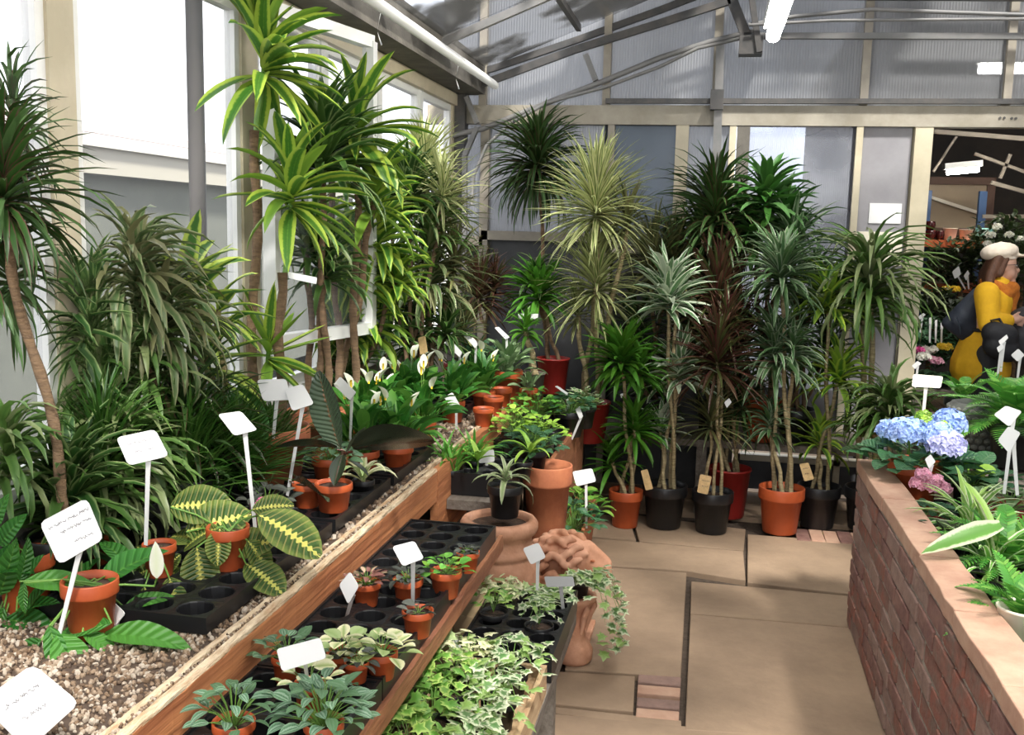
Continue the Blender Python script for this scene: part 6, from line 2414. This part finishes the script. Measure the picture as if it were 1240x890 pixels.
sign('white sign at the left of the ivy tray beside the urn', [(633, 664), (652, 657), (661, 675), (643, 684)], 3.33, (650, 715), tilt=.2)
sign('light grey sign seen from behind in the white-edged ivy', [(659, 698), (694, 698), (696, 710), (662, 711)], 3.28, (683, 752), mt=SIGNG, tilt=.2)
sign('blank white sign above the terracotta trough', [(693, 571), (717, 567), (722, 583), (698, 589)], 4.75, (710, 640), tilt=.2)
sign('small blank white card behind the tall yellow-topped seedling', [(578, 546), (598, 544), (599, 559), (580, 561)], 4.05, (588, 600), tilt=.1)
sign('narrow tilted white sign at the far end of the lower bench', [(697, 496), (702, 492), (706, 504), (702, 508)], 5.1, (692, 532), tilt=.2)
sign('thin bent white label near the brown far bench end', [(672, 468), (675, 467), (688, 476), (686, 478)], 5.2, (688, 495), tilt=.2)
sign('wide cream sign behind the hydrangea', [(1106, 453), (1142, 456), (1139, 470), (1104, 468)], 4.32, (1114, 545), mt=SIGNC, tilt=.2)
sign('small white sign between hydrangea and kalanchoe', [(1120, 556), (1127, 550), (1133, 559), (1125, 568)], 3.8, (1124, 580), tilt=.2)
sign('white sign, upper of the overlapping pair in the brick bed', [(1203, 502), (1218, 491), (1238, 498), (1222, 517)], 3.66, (1216, 598), tilt=.2)
sign('white sign, lower of the overlapping pair in the brick bed', [(1208, 533), (1221, 516), (1236, 524), (1222, 549)], 3.5, (1232, 600), tilt=.2)
sign('small white sign standing before the handbag of the woman', [(1209, 413), (1219, 405), (1221, 409), (1212, 419)], 5.6, (1212, 450), tilt=.2)
sign('low white sign left of the one before the handbag', [(1207, 421), (1214, 416), (1216, 421), (1209, 427)], 5.5, (1208, 455), tilt=.2)
sign('diamond white sign at the right edge above the sword fern', [(1224, 430), (1233, 422), (1241, 430), (1232, 438)], 5.4, (1232, 460), tilt=.2)
sign('small white sign on a stake left of the wide cream sign', [(1104, 443), (1111, 437), (1116, 440), (1108, 447)], 6.2, (1108, 470), tilt=.2)
sign('white sign beside the shelf above the backpack', [(1153, 329), (1161, 322), (1164, 332), (1156, 338)], 7.9, (1169, 350), tilt=.2)
sign('bent white label right of the sign above the backpack', [(1167, 334), (1172, 327), (1174, 331), (1170, 340)], 7.9, (1173, 350), tilt=.2)
sign('small square white label low by the doorway post', [(1111, 384), (1118, 379), (1121, 381), (1114, 387)], 7.4, (1114, 405), tilt=.2)
for i, (a, lb) in enumerate(((1125, 'thin white plant label in the doorway, leftmost of three'), (1132, 'thin white plant label in the doorway, middle of three'), (1139, 'thin white plant label in the doorway, rightmost of three by the backpack'))):
    sign(lb, [(a, 385 + i * 3), (a + 3, 384 + i * 3), (a + 3, 392 + i * 3), (a, 393 + i * 3)], 7.15, (a + 1, 415), wst=.014, tilt=.1)
# tan tags on pots
sign('tan printed tag on the black pot of the white-striped dracaena', [(776, 570), (784, 568), (791, 592), (782, 594)], 5.52, None, mt=TAGM, tilt=.1, name='plant_tag')
sign('tan printed tag stuck in the black pot of the dark leaved dracaena', [(848, 574), (862, 577), (857, 599), (844, 596)], 5.49, None, mt=TAGM, script=2, tilt=.1, name='plant_tag')
sign('tan printed tag on the lemon-lime dracaena pot by the brick wall', [(968, 562), (979, 560), (986, 580), (974, 583)], 5.76, None, mt=TAGM, script=2, tilt=.1, name='plant_tag')
sign('tan tag standing among the peace lilies at the back', [(506, 409), (515, 407), (518, 426), (509, 430)], 4.5, (513, 445), mt=TAGM, tilt=.1, name='plant_tag')
sign('white scrap label on the stem of the green dracaena on the floor', [(751, 477), (756, 476), (757, 481), (752, 482)], 5.6, None, tilt=.1, name='plant_tag')
sign('white scrap label on the stem of the dark leaved dracaena', [(877, 487), (883, 482), (886, 487), (880, 494)], 5.6, None, tilt=.1, name='plant_tag')
